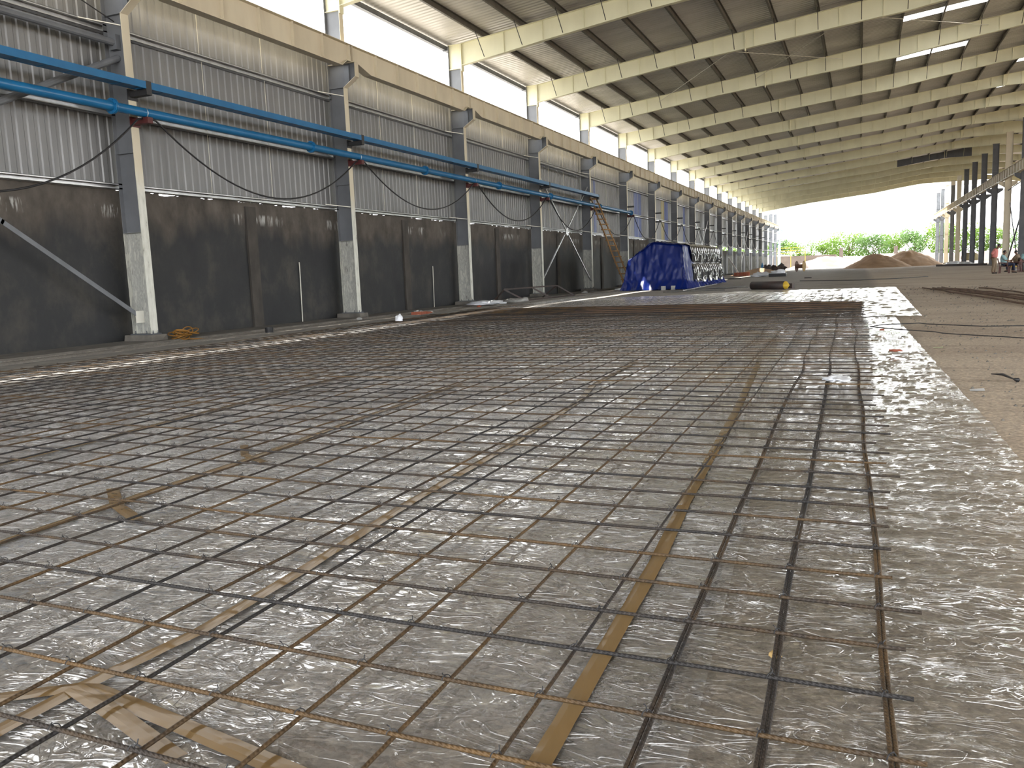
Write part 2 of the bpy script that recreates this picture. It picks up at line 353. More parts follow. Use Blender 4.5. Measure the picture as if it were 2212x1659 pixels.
# ------------------------------------------------------------------ ground
def gz(x, y):
    z = 0.
    if -20 < x < -11 and y < 137:
        t = min(1, max(0, (-11.2-x)/.3)); z = -.10*t
        if -13.75 < x < -13.35: z -= .07
        if x < -13.75: z = -.13
    if y > 26 or x > 1.5: z += .012*fbm(x*.35, y*.35)*min(1, max((y-26)/6, (x-1.5)/2))
    if x > 1.2: z += .02*fbm(x*.5+9, y*.5)*min(1, (x-1.2))
    return z
def ground():
    xs = [-400, -250, -150, -100, -60, -40, -30, -24, -20, -17] + [-15.2, -14.9, -14.5, -13.8, -13.7, -13.4, -13.3, -13, -12.5, -12, -11.7, -11.4, -11.1] + [-10.8+.45*i for i in range(60)] + [17, 20, 24, 30, 40, 60, 100, 150, 250, 400]
    ys = [-60, -40, -25, -15, -8, -4] + [-2+.4*i for i in range(60)] + [22+1.*i for i in range(120)] + [145, 150, 160, 180, 210, 250, 320, 420, 600]
    mb = MB(); nx = len(xs)
    vs = [(x, y, gz(x, y)) for y in ys for x in xs]
    mb.add(vs, [(j*nx+i, j*nx+i+1, (j+1)*nx+i+1, (j+1)*nx+i) for j in range(len(ys)-1) for i in range(nx-1)])
    return structure(mb.build('floor', 'ground', smooth=True), 'brown compacted earth floor of the unfinished hall and the yard beyond it', 'floor')
ground()
# concrete apron at the foot of the wall
mb = MB(); mb.box(-14.9, -13.8, -6, YK(17.5), -.3, -.09); structure(mb.build('trim_1', 'apron'), 'long grey concrete ledge at the foot of the dark wall', 'ledge')
mb = MB()
n = 60
for i in range(n):
    a = -6 + (YK(5.2)+6)*i/n; b = -6+(YK(5.2)+6)*(i+1)/n
    o1 = .03*fbm(a*.5, 3); mb.box(-11.2+o1, -10.62+o1, a, b, -.2, .028+.01*fbm(a, 1))
structure(mb.build('trim_2', 'apron'), 'low rough concrete kerb running beside the steel mesh', 'kerb')
# ------------------------------------------------------------------ left wall
def wall_left():
    mb = MB(); y = -6.; end = YK(17.3)
    while y < end:
        yn = y+.12 if y < 60 else y+.4
        if y < YK(10.6): top = (3.20 if y > 13.4 else 3.225)-.06*max(0, fbm(y*1.1, 0)+.15)*(y > 13.4)-.035*R.random()**2
        else: top = 2.78+.02*R.random()
        mb.add([(-14.9, y, -.35), (-14.9, yn, -.35), (-14.9, yn, top), (-14.9, y, top), (-15.12, y, -.35), (-15.12, yn, -.35), (-15.12, yn, top), (-15.12, y, top)],
               [(0, 1, 2, 3), (5, 4, 7, 6), (3, 2, 6, 7)]); y = yn
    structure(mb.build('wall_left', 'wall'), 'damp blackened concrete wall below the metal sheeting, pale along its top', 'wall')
    for i, k in enumerate([x*.5 for x in range(0, 34)]):
        yy = YK(k+1)
        if k != int(k):
            yy = YK(int(k)+1)+S*.5+.1; tp = 3.06 if yy < YK(10.6) else 2.76
            mb = MB(); mb.box(-14.92, -14.84, yy, yy+.38, -.3, tp)
            o = structure(mb.build('wall_left_post', 'post'), 'flat brown concrete post standing proud of the dark wall between two steel columns', 'post')
            o['group'] = 'concrete posts of the left wall'
wall_left()
def cladding():
    mb = MB(); y = -6.; end = YK(17.2); z0, z1 = 3.17, 7.75; p = .235
    prof = []
    while y < end:
        prof += [(y, -14.87), (y+.12, -14.87), (y+.145, -14.892), (y+.21, -14.892)]; y += p
    def band(za, zb):
        for a, b in zip(prof, prof[1:]):
            yy = a[0]; kk = (yy-Y0)/S+1; fr = kk-int(kk); mi = 0
            if za < 6:
                if 6 <= kk < 7 and .55 < fr < .8 : mi = 1
                if 7 <= kk < 8 and (.30 < fr < .36 or .78 < fr < .95): mi = 1
                if 7 <= kk < 8 and (.12 < fr < .2 or .62 < fr < .76): mi = 2
                if 8 <= kk < 9 and .1 < fr < .2: mi = 2
                if 8 <= kk < 9 and .72 < fr < .86: mi = 1
                if 5 <= kk < 6 and .35 < fr < .42: mi = 1
            if a[1] != b[1] or a[1] < -14.88: pass
            mb.add([(a[1], a[0], za), (b[1], b[0], za), (b[1], b[0], zb), (a[1], a[0], zb)], [(0, 1, 2, 3)], mi)
    band(z0, 6.45); band(6.45, z1)
    structure(mb.build('wall_left_cladding', ['clad', 'cladblue', 'cladyellow']), 'ribbed galvanised metal sheeting above the concrete wall', 'wall cladding')
cladding()
near = ['first', 'second', 'third', 'fourth', 'fifth', 'sixth', 'seventh', 'eighth', 'ninth', 'tenth', 'eleventh', 'twelfth', 'thirteenth', 'fourteenth', 'fifteenth', 'sixteenth', 'seventeenth', 'eighteenth', 'nineteenth', 'twentieth']
for nm, z0, z1, lab in (('wall_girt', 3.17, 3.29, 'bright galvanised rail along the foot of the metal sheeting, just above the concrete'),
                        ('wall_girt', 4.70, 4.86, 'galvanised rail across the sheeting behind the blue pipe'),
                        ('wall_girt', 6.40, 6.56, 'galvanised rail across the sheeting just under the crane girder')):
    mb = MB(); a, b = -6, YK(18); xw, xi = -14.86, -14.70
    mb.box(xw, xi, a, b, z1-.008, z1); mb.box(xw, xw+.01, a, b, z0, z1); mb.box(xw, xi, a, b, z0, z0+.008); mb.box(xi-.006, xi, a, b, z0, z0+.03); mb.box(xi-.006, xi, a, b, z1-.03, z1)
    tag(mb.build(nm, 'galv'), lab, 'rail')
# sag rods
reg()
rodm = None
for k in range(1, 14):
    for j, fr in enumerate((.355, .64)):
        yy = YK(k)+S*fr
        mb = MB(); mb.tube([(-14.76, yy, 3.29), (-14.76, yy+.01, 6.4)], .007 if k < 4 else .01, 5); mb.tube([(-14.76, yy-.05, 6.56), (-14.76, yy-.05, 7.75)], .008, 5)
        wh = ('nearer', 'farther')[j]
        lab = f'{wh} thin pale rod on the sheeting between the {near[k-1]} and {near[k]} wall columns'
        tag(mb.build('sag_rod', 'rod'), lab, 'rod', 'thin rods on the wall sheeting')
# ------------------------------------------------------------------ wall columns
def wall_column(k):
    y = YK(k); t = .012; n1 = near[k-1] if k <= 20 else ''
    sp = {0: '', 1: 'nearest left column, beside the orange hose coil, diagonal brace at its foot',
          2: 'second left wall column from the front, peeling at its foot',
          3: 'third wall column from the front, white plastic bag lying at its foot',
          4: 'fourth wall column from the front, rusty trestle frame beside its foot',
          5: 'steel wall column whose bracket ends the blue cable tray',
          6: 'steel wall column behind the bamboo ladder foot, where the blue pipe stops'}
    lab = sp.get(k) or f'grey steel wall column with cream face, {n1} from the front in the left row'
    root = empty('steel_column', (XF, y, 0), lab, 'column', 'left row of steel columns', 'thing')
    top = 9.78 if k <= KEND else 9.9
    webm = 'web' if k <= 17 else ('grey' if k < 20 else 'teal')
    def part(mb, nm, mt, sm=False):
        o = mb.build(nm, mt, root, sm, (XF, y, 0)); o.location = (0, 0, 0); return o
    mb = MB(); yc = y+.10
    mb.box(XB, XF, yc-t/2, yc+t/2, .06, top if k > KEND else 8.9)
    mb.box(XB-.014, XB, y, y+.2, .06, top)
    for z in (6.71, 7.38, 5.35 if k < 8 else 5.6, 2.24, 3.9): mb.box(XB, XF, y+.02, yc, z-.006, z+.006)
    part(mb, 'web', webm if k < 20 else 'teal')
    mb = MB(); mb.box(XF, XF+.016, y, y+.2, .06, 6.71); mb.box(XF, XF+.014, y, y+.2, 7.38, top)
    part(mb, 'front_flange', 'flange' if k < 18 else 'grey' if k < 20 else 'teal')
    if k <= KEND:
        mb = MB(); mb.box(XB, XF, yc-t/2, yc+t/2, 8.9, top); mb.box(XB, XF, y, y+.2, top, top+.014); mb.box(XB, XF, y+.02, yc, 8.89, 8.905); part(mb, 'head_panel', 'rafter')
    mb = MB()
    xt = XF+.43
    mb.ext([(XF, 6.71), (xt, 6.97), (xt, 7.37), (XF, 7.37)], yc-t/2, yc+t/2, 1)
    mb.box(XF+.20, XF+.212, y+.02, y+.18, 6.86, 7.36)
    cb = part(mb, 'corbel', 'grey' if k < 20 else 'teal')
    mb = MB(); mb.strip([(XF+.008, 6.70), (xt, 6.97), (xt, 7.385)], .2, .014, 1, y); mb.box(XB, xt, y, y+.2, 7.373, 7.388)
    o = mb.build('corbel_flange', 'cream' if k < 18 else 'grey', cb, False, (XF, y, 0)); o.location = (0, 0, 0)
    mb = MB(); mb.box(XB-.05, XF+.07, y-.04, y+.24, .035, .06)
    for (bx, by) in ((XB+.08, y-.01), (XB+.08, y+.21), (XF-.1, y-.01), (XF-.1, y+.21), (XF+.045, y+.03), (XF+.045, y+.17)):
        mb.lathe([(.018, .06), (.018, .085), (.010, .085), (.010, .125)], (bx, by, 0), 6)
    part(mb, 'base_plate', 'dark')
    mb = MB(); j = lambda: R.uniform(-.02, .02)
    mb.add([(XB-.16, y-.16+j(), -.3), (XF+.2+j(), y-.18+j(), -.3), (XF+.2+j(), y+.34+j(), -.3), (XB-.16, y+.34+j(), -.3), (XB-.15, y-.12+j(), .035), (XF+.14+j(), y-.13+j(), .033), (XF+.15+j(), y+.3+j(), .035), (XB-.15, y+.3+j(), .035)],
           [(0, 3, 2, 1), (4, 5, 6, 7), (0, 1, 5, 4), (1, 2, 6, 5), (2, 3, 7, 6), (3, 0, 4, 7)])
    part(mb, 'pedestal', 'apron')
    for z in ((3.25, 4.78, 6.48) if k != 1 else (4.78, 6.48)):
        mb = MB(); mb.bar((XF-.03, y+.015, z-.02), (XB+.015, y-.62, z+.05), .05, .02); part(mb, 'fly_brace', 'white')
    if k >= 6:
        for z, zz in ((5.05, 'upper'), (4.42, 'lower')):
            if k == 6 and zz == 'lower': pass
            mb = MB(); mb.box(XF+.016, XF+.46, y+.04, y+.16, z, z+.10); part(mb, 'stub_bracket', 'blackst')
    if k <= 5 or k == 6:
        if k <= 5:
            mb = MB(); mb.box(XF+.016, XF+.48, y+.03, y+.17, 5.125, 5.14); mb.box(XF+.016, XF+.48, y+.03, y+.17, 5.02, 5.032); mb.box(XF+.016, XF+.48, y+.09, y+.10, 5.03, 5.13); mb.box(XF+.016, XF+.48, y+.03, y+.04, 5.03, 5.13); mb.box(XF+.016, XF+.035, y-.03, y+.23, 4.96, 5.18)
            mb.box(XF+.488, XF+.505, y+.03, y+.17, 5.02, 5.30)
            part(mb, 'tray_bracket', 'blackst')
        mb = MB(); mb.box(XF+.016, XF+.46, y+.03, y+.17, 4.46, 4.58); mb.box(XF+.016, XF+.035, y-.03, y+.23, 4.42, 4.62)
        part(mb, 'pipe_bracket', 'maroon')
        mb = MB(); mb.tube([(XF+.32+.10*math.cos(a), y+.10, 4.68+.105*math.sin(a)) for a in [math.pi*(i/12)*1.5-.9 for i in range(13)]], .006, 5); part(mb, 'clamp', 'galv')
    return root
M['teal'] = mat('pale_green_paint', (.30, .48, .44), .5)
for k in range(1, 21): wall_column(k)
# ------------------------------------------------------------------ crane girders
def girder(k, xc, label, group, right=False):
    y = YK(k)+.10; e = y+S-.01; zt, zb, zn = (7.87, 7.215, 7.40); 
    if right: zt, zb = 8.15, 7.52; zn = 7.52
    root = empty('crane_girder', (xc, y, 7.4), label, 'girder', group, 'thing')
    line = [(y, zn), (y+.28, zn), (y+.95, zb), (e-.55, zb), (e-.28, zn), (e, zn)] if not right else [(y, 7.40), (y+.3, 7.40), (y+1., zb-.1), (e-.9, zb-.1), (e-.3, 7.40), (e, 7.40)]
    if right: zt = 8.2
    poly = line + [(e, zt), (y, zt)]
    mb = MB(); mb.ext(poly, xc-.006, xc+.006, 0); mb.strip(line, .26, .016, 0, xc-.13); mb.box(xc-.13, xc+.13, y, e, zt, zt+.016)
    o = mb.build('girder_body', 'cream', root, False, (xc, y, 7.4)); o.location = (0, 0, 0)
    for i in range(7):
        ys = y+.06+i*(S-.14)/6
        mb = MB(); zl = max(zb, zn if i in (0, 6) else zb)+.01; mb.box(xc-.10, xc+.10, ys-.005, ys+.005, zl, zt)
        o = mb.build('stiffener', 'cream', root, False, (xc, y, 7.4)); o.location = (0, 0, 0)
for k in range(0, 19):
    l = 'cream crane girder over the left edge of the picture, nearest of its row' if k == 0 else f'cream crane girder between the {near[k-1]} and {near[k]} left wall columns'
    girder(k, -14.0, l, 'crane girders along the left row')
# ------------------------------------------------------------------ middle row columns
rcols = {8: 'dark', 9: 'dark', 10: 'cream', 11: 'dark', 12: 'dark', 13: 'dark', 14: 'dark', 15: 'cream', 16: 'grey', 17: 'cream', 18: 'grey', 19: 'grey'}
rl = {9: 'dark steel column at the right edge of the picture, behind the seated people', 10: 'cream column in the right row behind the standing person in pink', 11: 'dark column in the right row just left of the standing person',
      12: 'dark column in the right row, second left of the standing person', 13: 'dark column in the right row, third left of the standing person', 14: 'dark column with a leaning brace and yellow hopper at its foot',
      15: 'cream column in the right row just beyond the column with the leaning brace', 16: 'dark column between two cream columns at the far end of the right row', 17: 'cream column near the far end of the right row, third from last', 18: 'pale column last but one of the right row', 19: 'pale column, very last of the right row', 8: 'dark column out of frame on the right'}
for k in range(9, 20):
    y = YK(k)-1.0; mt = rcols[k]; root = empty('steel_column', (XR0, y, 0), rl[k], 'column', 'right row of steel columns', 'thing')
    top = 11.58 if k <= KEND else 11.65; yc = y+.1
    mb = MB(); mb.box(XR0, XR1, yc-.006, yc+.006, .15, top)
    for z in (2.2, 4.5, 6.9, 9.): mb.box(XR0, XR1, y+.02, yc, z-.01, z+.01)
    mb.box(XR0-.016, XR0, y, y+.2, .15, top); mb.box(XR1, XR1+.016, y, y+.2, .15, top); mb.box(XR0-.05, XR1+.05, y-.03, y+.23, top, top+.02)
    o = mb.build('shaft', mt, root, False, (XR0, y, 0)); o.location = (0, 0, 0)
    if k in (15, 16): 
        mb = MB(); mb.box(XR0-.02, XR1+.02, yc-.03, yc+.03, top-.6, top+.02); o = mb.build('head_panel', 'white', root, False, (XR0, y, 0)); o.location = (0, 0, 0)
    for xe, sg in ((XR0-.016, -1), (XR1+.016, 1)):
        mb = MB(); xo = xe+sg*.434; pr = [(xe, 6.88), (xo, 7.18), (xo, 7.37), (xe, 7.37)]
        mb.ext(pr if sg > 0 else pr[::-1], yc-.006, yc+.006, 1); mb.strip([(xe, 6.88), (xo, 7.18), (xo, 7.385)], .2, .014, 1, y); mb.box(min(xe, xo), max(xe, xo), y, y+.2, 7.37, 7.385)
        o = mb.build('corbel', mt, root, False, (XR0, y, 0)); o.location = (0, 0, 0)
    mb = MB(); mb.box(XR0-.12, XR1+.12, y-.08, y+.28, -.2, .15)
    o = mb.build('pedestal', 'apron', root, False, (XR0, y, 0)); o.location = (0, 0, 0)
for k in range(8, 19):
    g = 'crane girders along the right row'
    a = 'cream crane girder at the right edge of the picture' if k == 8 else f'cream crane girder of the right row, {near[k-8]} from the right edge of the picture'
    girder(k, 11.30, a, g, True)
    
# ------------------------------------------------------------------ rafters
def seg_mesh(xa, xb, y, full=True, side=1, mats='rafter', stiff=True):
    """welded rafter piece between xa and xb (left slope coordinates)"""
    def zb(x):
        for (a, za), (b, zb_) in zip(BOT, BOT[1:]):
            if a-1e-6 <= x <= b+1e-6: return za+(zb_-za)*(x-a)/(b-a)
        return 11.6
    X = lambda x: x if side > 0 else 2*RX-x
    xs = sorted({xa, xb} | {a for a, _ in BOT if xa < a < xb})
    bl = [(X(x), zb(x)) for x in xs]; tl = [(X(x), ztop(x)) for x in xs]
    mb = MB(); yc = y+.1
    mb.ext(bl+tl[::-1], yc-.005, yc+.005, 1); mb.strip(bl, .2, .016, 1, y); mb.strip([tl[0], tl[-1]], .2, .014, 1, y)
    if stiff:
        for px in PURL:
            for q in (px+.8,):
                if xa < q < xb: mb.ext([(X(q)-.005, zb(q)), (X(q)+.005, zb(q)), (X(q)+.005, ztop(q)), (X(q)-.005, ztop(q))], y+.05, yc, 1)
    return mb, zb
def rafter(k):
    y = YK(k)
    if k == 17: lab = 'last bare sunlit rafter at the open far end of the roof'
    elif k == 12: lab = 'rafter with a dark unpainted length, near the far end'
    elif k == 2: lab = 'cream rafter cut off by the top edge of the picture, nearest in view'
    else: lab = f'tapered cream steel rafter rising from the {near[k-1]} left wall column'
    root = empty('roof_rafter', (0, y, 10), lab, 'rafter', 'rafters under the roof', 'thing')
    def part(mb, nm, mt):
        o = mb.build(nm, mt, root, False, (0, y, 10)); o.location = (0, 0, 0); return o
    mt = 'rafter' if k < 17 else 'white'  # last rafter coloured white to stand for sunlight on its cream paint
    if k == 12:
        for a, b, m_ in ((-14.2, 3.5, 'rafter'), (3.5, 10.7, 'dark'), (10.7, RX, 'rafter')):
            mb, zb = seg_mesh(a, b, y); part(mb, 'rafter_length', m_)
    else:
        mb, zb = seg_mesh(-14.2, RX, y); part(mb, 'rafter_length', mt)
    mb, _ = seg_mesh(-14.2, RX, y, side=-1); part(mb, 'rafter_length', mt)
    for xs in (-4.67, 8.1):
        mb = MB(); mb.box(xs-.02, xs+.02, y-.01, y+.21, zb(xs)-.10, ztop(xs)+.01); part(mb, 'splice_plate', mt)
    mb = MB(); mb.box(XF+.016, XF+.05, y-.01, y+.21, 8.8, ztop(XF)); part(mb, 'end_plate', mt)
    if k < 17:
        for px in PURL:
            mb = MB(); mb.tube([(px, y-.72, ztop(px)+.03), (px+.0, y+.03, zb(px)+.06)], .015, 5); part(mb, 'flange_brace', 'blackst' if k < 7 else mt)
for k in range(2, 18): rafter(k)
# purlins and eave
YE = YK(16)+.2; YS = -14
def purlin(x, lab):
    sg = 1 if x <= RX else -1; zt = ztop(x)+.012
    mb = MB(); a = math.atan(.11)*sg
    mb.box(-.004, .004, YS, YE, 0, .19); mb.box(0, .07, YS, YE, .19, .196); mb.box(-.07, 0, YS, YE, 0, .006); mb.box(-.07, -.065, YS, YE, 0, .02); mb.box(.065, .07, YS, YE, .172, .19)
    o = mb.build('purlin', 'purlin'); o.location = (x, 0, zt); o.rotation_euler = (0, -a, 0)
    tag(o, lab, 'purlin', 'purlins under the roof sheets')
for i, x in enumerate(PURL): purlin(x, f'dark steel purlin under the roof sheets, {near[i]} up the slope from the left eave')
for i, x in enumerate(PURR[:4]): purlin(x, f'dark steel purlin past the ridge over the right row, {near[i]} beyond it')
mb = MB(); z = ztop(-14.9)
mb.box(-14.98, -14.82, YS, YE, z-.06, z-.05); mb.box(-14.83, -14.82, YS, YE, z-.06, z+.10); mb.box(-14.98, -14.97, YS, YE, z-.06, z+.15)
for k in range(2, 17): mb.box(-14.96, -14.7, YK(k)+.06, YK(k)+.14, z-.09, z-.06)
tag(mb.build('eave_strut', 'grey'), 'grey steel eave strut along the top of the open strip over the left wall', 'strut')
# roof sheets
SKY = {4: (1.55, 4.95), 5: (1.55, 4.95), 6: (8.27, RX), 7: (8.27, 9.9)}
def inlight(x, y):
    for k, (a, b) in SKY.items():
        if a-.01 <= x < b-.01 and YK(k)+4.95 <= y < YK(k)+5.86: return True
    return False
def roof():
    mb = MB(); lt = {}
    for side in (1, -1):
        xs = [-15.3, -13.2, -6.8, -.13, 1.55, 4.95, 8.27, 9.9, RX]
        p = .25; n = int((YE+.3-YS)/p)
        prof = []
        for i in range(n): y = YS+i*p; prof += [(y, 0), (y+.14, 0), (y+.17, .035), (y+.22, .035)]
        prof.append((YS+n*p, 0))
        for xa, xb in zip(xs, xs[1:]):
            X = [(x if side > 0 else 2*RX-x) for x in (xa, xb)]
            for a, b in zip(prof, prof[1:]):
                za = [ztop(x)+.215 for x in X]
                q = [(X[0], a[0], za[0]+a[1]), (X[1], a[0], za[1]+a[1]), (X[1], b[0], za[1]+b[1]), (X[0], b[0], za[0]+b[1])]
                mid = (a[0]+b[0])/2
                if side > 0 and inlight((xa+.01), mid):
                    k = int((mid-Y0)/S)+1; lt.setdefault(k, MB()).add(q, [(0, 1, 2, 3)])
                else: mb.add(q, [(0, 1, 2, 3)])
    structure(mb.build('roof', 'roof'), 'grey ribbed metal roof sheets over the hall', 'roof')
    labs = {4: 'bright translucent roof panel at the top of the picture, nearest of them', 5: 'bright translucent roof panel just beyond the nearest one', 6: 'bright roof panel near the right edge, beside the ridge', 7: 'small bright roof panel farthest back near the ridge'}
    for k, q in lt.items(): tag(q.build('skylight_panel', 'skylight'), labs[k], 'skylight', 'translucent roof panels', 'thing')
roof()
# roof bracing rods
def rod(a, b, lab, r=.012, mt='rod'):
    mb = MB(); mb.tube([a, b], r, 6); tag(mb.build('brace_rod', mt), lab, 'brace rod', 'thin brace rods under the roof')
def zu(x): return ztop(x)-.28
rod((-5.2, YK(4)+.1, 10.15), (-10.2, YK(5)+.1, zu(-10.2)), 'thin pale brace rod slanting from the nearest splice down towards the left wall')
rod((-5.5, YK(4)+.1, 10.15), (-1.0, YK(5)+.1, zu(-1.)), 'thin pale brace rod crossing the bay right of the nearest splice')
rod((-1.0, YK(4)+.1, 10.6), (-5.2, YK(5)+.1, zu(-5.2)), 'thin pale brace rod crossing that bay the opposite way')
rod((.3, YK(4)+.1, 10.68), (5.3, YK(5)+.1, zu(5.3)), 'thin pale brace rod under the nearest translucent panel')
# ------------------------------------------------------------------ wall bracing
mb = MB(); X = -14.45
mb.tube([(X, YK(0)+.2, 6.15), (X, YK(1), 6.15)], .075, 12); mb.box(X-.1, X+.1, YK(1)-.03, YK(1)+.1, 6.0, 6.3)
tag(mb.build('pipe_strut', 'grey'), 'level grey pipe strut at the upper left, above the cable tray', 'strut')
mb = MB(); mb.tube([(X, YK(1)+.08, 5.85), (X, YK(0)+.2, .9+1.1)], .07, 12)
mb.build('diagonal_brace', 'grey')
tag(bpy.data.objects['diagonal_brace'], 'grey pipe brace slanting down to the left behind the blue pipe', 'brace')
br = MB(); br.bar((X, YK(1)+.02, .42), (X, YK(1)-2.95, 2.36), .012, .09); br.bar((X, YK(1)-2.9, 2.33), (X, YK(0)+.2, 5.6), .012, .09)
o = br.build('diagonal_brace', 'grey'); tag(o, 'flat grey brace slanting up to the left from the foot of the first wall column', 'brace')
gp = MB(); gp.box(X-.008, X+.012, YK(1)-.12, YK(1)+.09, .30, .56); gp.build('gusset_plate', 'white', o)
rod((X, YK(1)+.06, 6.58), (X, YK(0)+.4, 8.9), 'dark thin rod at the top left above the pale bar', .012, 'blackst')
def xbrace(k, lab, z0=.5, z1=5.0, r=.03):
    ya, yb = YK(k)+.15, YK(k+1)+.05; x = -14.35
    root = empty('cross_brace', (x, ya, z0), lab, 'brace', 'cross braces between wall columns')
    for a, b in (((x, ya, z0), (x, yb, z1)), ((x+.05, yb, z0), (x+.05, ya, z1))):
        q = MB(); q.bar(a, b, .05, .055); o = q.build('brace_bar', 'galv', root, False, (x, ya, z0)); o.location = (0, 0, 0)
    q = MB(); q.lathe([(.20, -.01), (.20, .01)], (x+.07, (ya+yb)/2, (z0+z1)/2), 10, axis=0); o = q.build('gusset_plate', 'galv', root, False, (x, ya, z0)); o.location = (0, 0, 0)
xbrace(4, 'steel cross brace between the fourth and fifth wall columns, left of the ladder', .5, 5.75)
xbrace(9, 'distant cross brace on the left wall above the black sheeted stack', .5, 5.6)
xbrace(13, 'far cross brace on the left wall beyond the stack', .5, 5.6)
mb = MB(); mb.tube([(-14.3, YK(4)+.3, 6.3), (-14.3, YK(5), 6.28)], .05, 8)
tag(mb.build('pipe_strut', 'galv'), 'level pipe strut between the fourth and fifth wall columns, above the tray', 'strut')
# ------------------------------------------------------------------ blue tray, blue pipe
def blue_tray():
    ya, yb = YK(0), YK(5)+.25; root = empty('cable_tray', (-13.8, ya, 5.1), 'long blue cable tray on black brackets along the left wall', 'cable tray')
    def P(mb, nm): o = mb.build(nm, 'blue', root, False, (-13.8, ya, 5.1)); o.location = (0, 0, 0)
    xa, xb = -13.98, -13.70
    for nm, x in (('side_rail', xb), ('side_rail', xa)):
        mb = MB(); mb.box(x-.004, x+.004, ya, yb, 5.146, 5.285); mb.box(min(x, x+(-.03 if x == xb else .03)), max(x, x+(-.03 if x == xb else .03)), ya, yb, 5.279, 5.285); mb.box(min(x, x+(-.03 if x == xb else .03)), max(x, x+(-.03 if x == xb else .03)), ya, yb, 5.144, 5.151); P(mb, nm)
    mb = MB(); mb.box(xa, xb, ya, yb, 5.148, 5.152)
    P(mb, 'tray_floor')
    y = ya+.35
    while y < yb: mb = MB(); mb.box(xa, xb, y-.02, y+.02, 5.141, 5.149); y += .55; P(mb, 'rung')
blue_tray()
def blue_pipe():
    ya, yb = YK(0), YK(6)+.05; root = empty('water_pipe', (-13.88, ya, 4.68), 'long blue painted pipe on maroon brackets below the cable tray', 'pipe')
    x = -13.88
    mb = MB(); mb.tube([(x, ya+(yb-ya)*i/40, 4.685) for i in range(41)], .095, 20); o = mb.build('pipe_run', 'blue', root, True, (x, ya, 4.68)); o.location = (0, 0, 0)
    for y in (6.3, 12.75, 19.3, 25.75, 32.1, 38.3, 46.5, 53.6):
        mb = MB()
        for d in (-.028, .005): mb.lathe([(.155, y+d), (.155, y+d+.022)], (x, 0, 4.685), 24, axis=1)
        for i in range(8):
            a = i*math.pi/4+.2; mb.lathe([(.013, y-.05), (.013, y+.045)], (x+.128*math.cos(a), 0, 4.685+.128*math.sin(a)), 6, axis=1)
        o = mb.build('pipe_flange', 'blue', root, False, (x, ya, 4.68)); o.location = (0, 0, 0)
blue_pipe()
# hanging cables
def catenary(a, b, sag, n=26):
    a, b = Vector(a), Vector(b); return [a.lerp(b, i/n) - Vector((0, 0, sag*4*(i/n)*(1-i/n))) for i in range(n+1)]
sags = {0: 1.75, 1: 1.33, 2: 1.15, 3: 1.2, 4: 1.35, 5: 1.35, 6: 1.45, 7: 1.35, 8: 1.5, 9: 1.4, 10: 1.4, 11: 1.5, 12: 1.4, 13: 1.4, 14: 1.4}
for k, s_ in sags.items():
    mb = MB(); xx = XF+.36
    mb.tube([(XF+.3, YK(k)+.1, 4.59)]+catenary((xx, YK(k)+.35, 4.55), (xx, YK(k+1)-.15, 4.5), s_)+[(XF+.3, YK(k+1)+.1, 4.59)], .020 if k < 3 else .024, 8)
    lab = 'black cable sagging out of the left edge of the picture to the first wall column' if k == 0 else f'black cable sagging between the {near[k-1]} and {near[k]} wall columns'
    tag(mb.build('hanging_cable', 'cable' if k < 11 else 'galv', None, True), lab, 'cable', 'cables hung along the left wall')
for z0, yy, lab in ((1.61, 19.68, 'thin upright conduit on the dark wall between the first and second columns'), (1.45, 27.75, 'thin upright conduit on the dark wall between the second and third columns')):
    mb = MB(); mb.tube([(-14.86, yy, -.09), (-14.86, yy+.04, z0*.9), (-14.85, yy+.02, z0)], .014, 6); tag(mb.build('wall_conduit', 'rod'), lab, 'conduit')
# ------------------------------------------------------------------ plastic film
PHI = -.0126; cph, sph = math.cos(PHI), math.sin(PHI); LX, TY, SX, SYY = .0682, 1.688, .25, .25714
FG0 = .016
def crumple(x, y, amp):
    return amp*(abs(fbm(x*2.6+3, y*4.5, 0, 3))*.9 + .35*abs(fbm(x*7, y*13, 5, 2)))
def sheet(name, x0f, x1f, ys, nx, amp, z0, mt, label, xm=None):
    mb = MB(); vs = []
    for y in ys:
        a, b = x0f(y), x1f(y)
        for i in range(nx+1):
            t = i/nx; x = a+(b-a)*t
            am = amp(x, y) if callable(amp) else amp
            vs.append((x, y, max(gz(x, y), -.12) + z0 + crumple(x, y, am)))
    n = nx+1
    mb.add(vs, [(j*n+i, j*n+i+1, (j+1)*n+i+1, (j+1)*n+i) for j in range(len(ys)-1) for i in range(nx)])
    return tag(mb.build(name, mt, smooth=True), label, 'plastic sheet', 'clear plastic sheets under the steel mesh')
def rng(a, b, st): n = max(1, int(round((b-a)/st))); return [a+(b-a)*i/n for i in range(n+1)]
ysn = rng(.2, 4, .025)+rng(4.05, 9, .05)+rng(9.1, 16.6, .1)+rng(16.8, 30.5, .25)
seam = lambda y: -.32-.055*(y-1.6)
sheet('plastic_sheet', lambda y: -10.45+.05*fbm(y, 2), seam, ysn, 260, .006, .010, 'film', 'clear crinkled plastic sheet under the main field of the steel mesh')
edge = lambda y: .76-.016*(y-4.5)+.012*fbm(y*2, 4)
ys2 = rng(.2, 6, .02)+rng(6.05, 10, .05)+rng(10.1, 16.35, .1)
sheet('plastic_sheet', lambda y: seam(y)-.31, edge, ys2, 110, lambda x, y: .006 if x < .1 else .012+.006*min(1, (x-.1)*4), .012, 'film2', 'pale crumpled loose plastic strip along the right side of the steel mesh')
ys3 = rng(16.2, 33, .14)
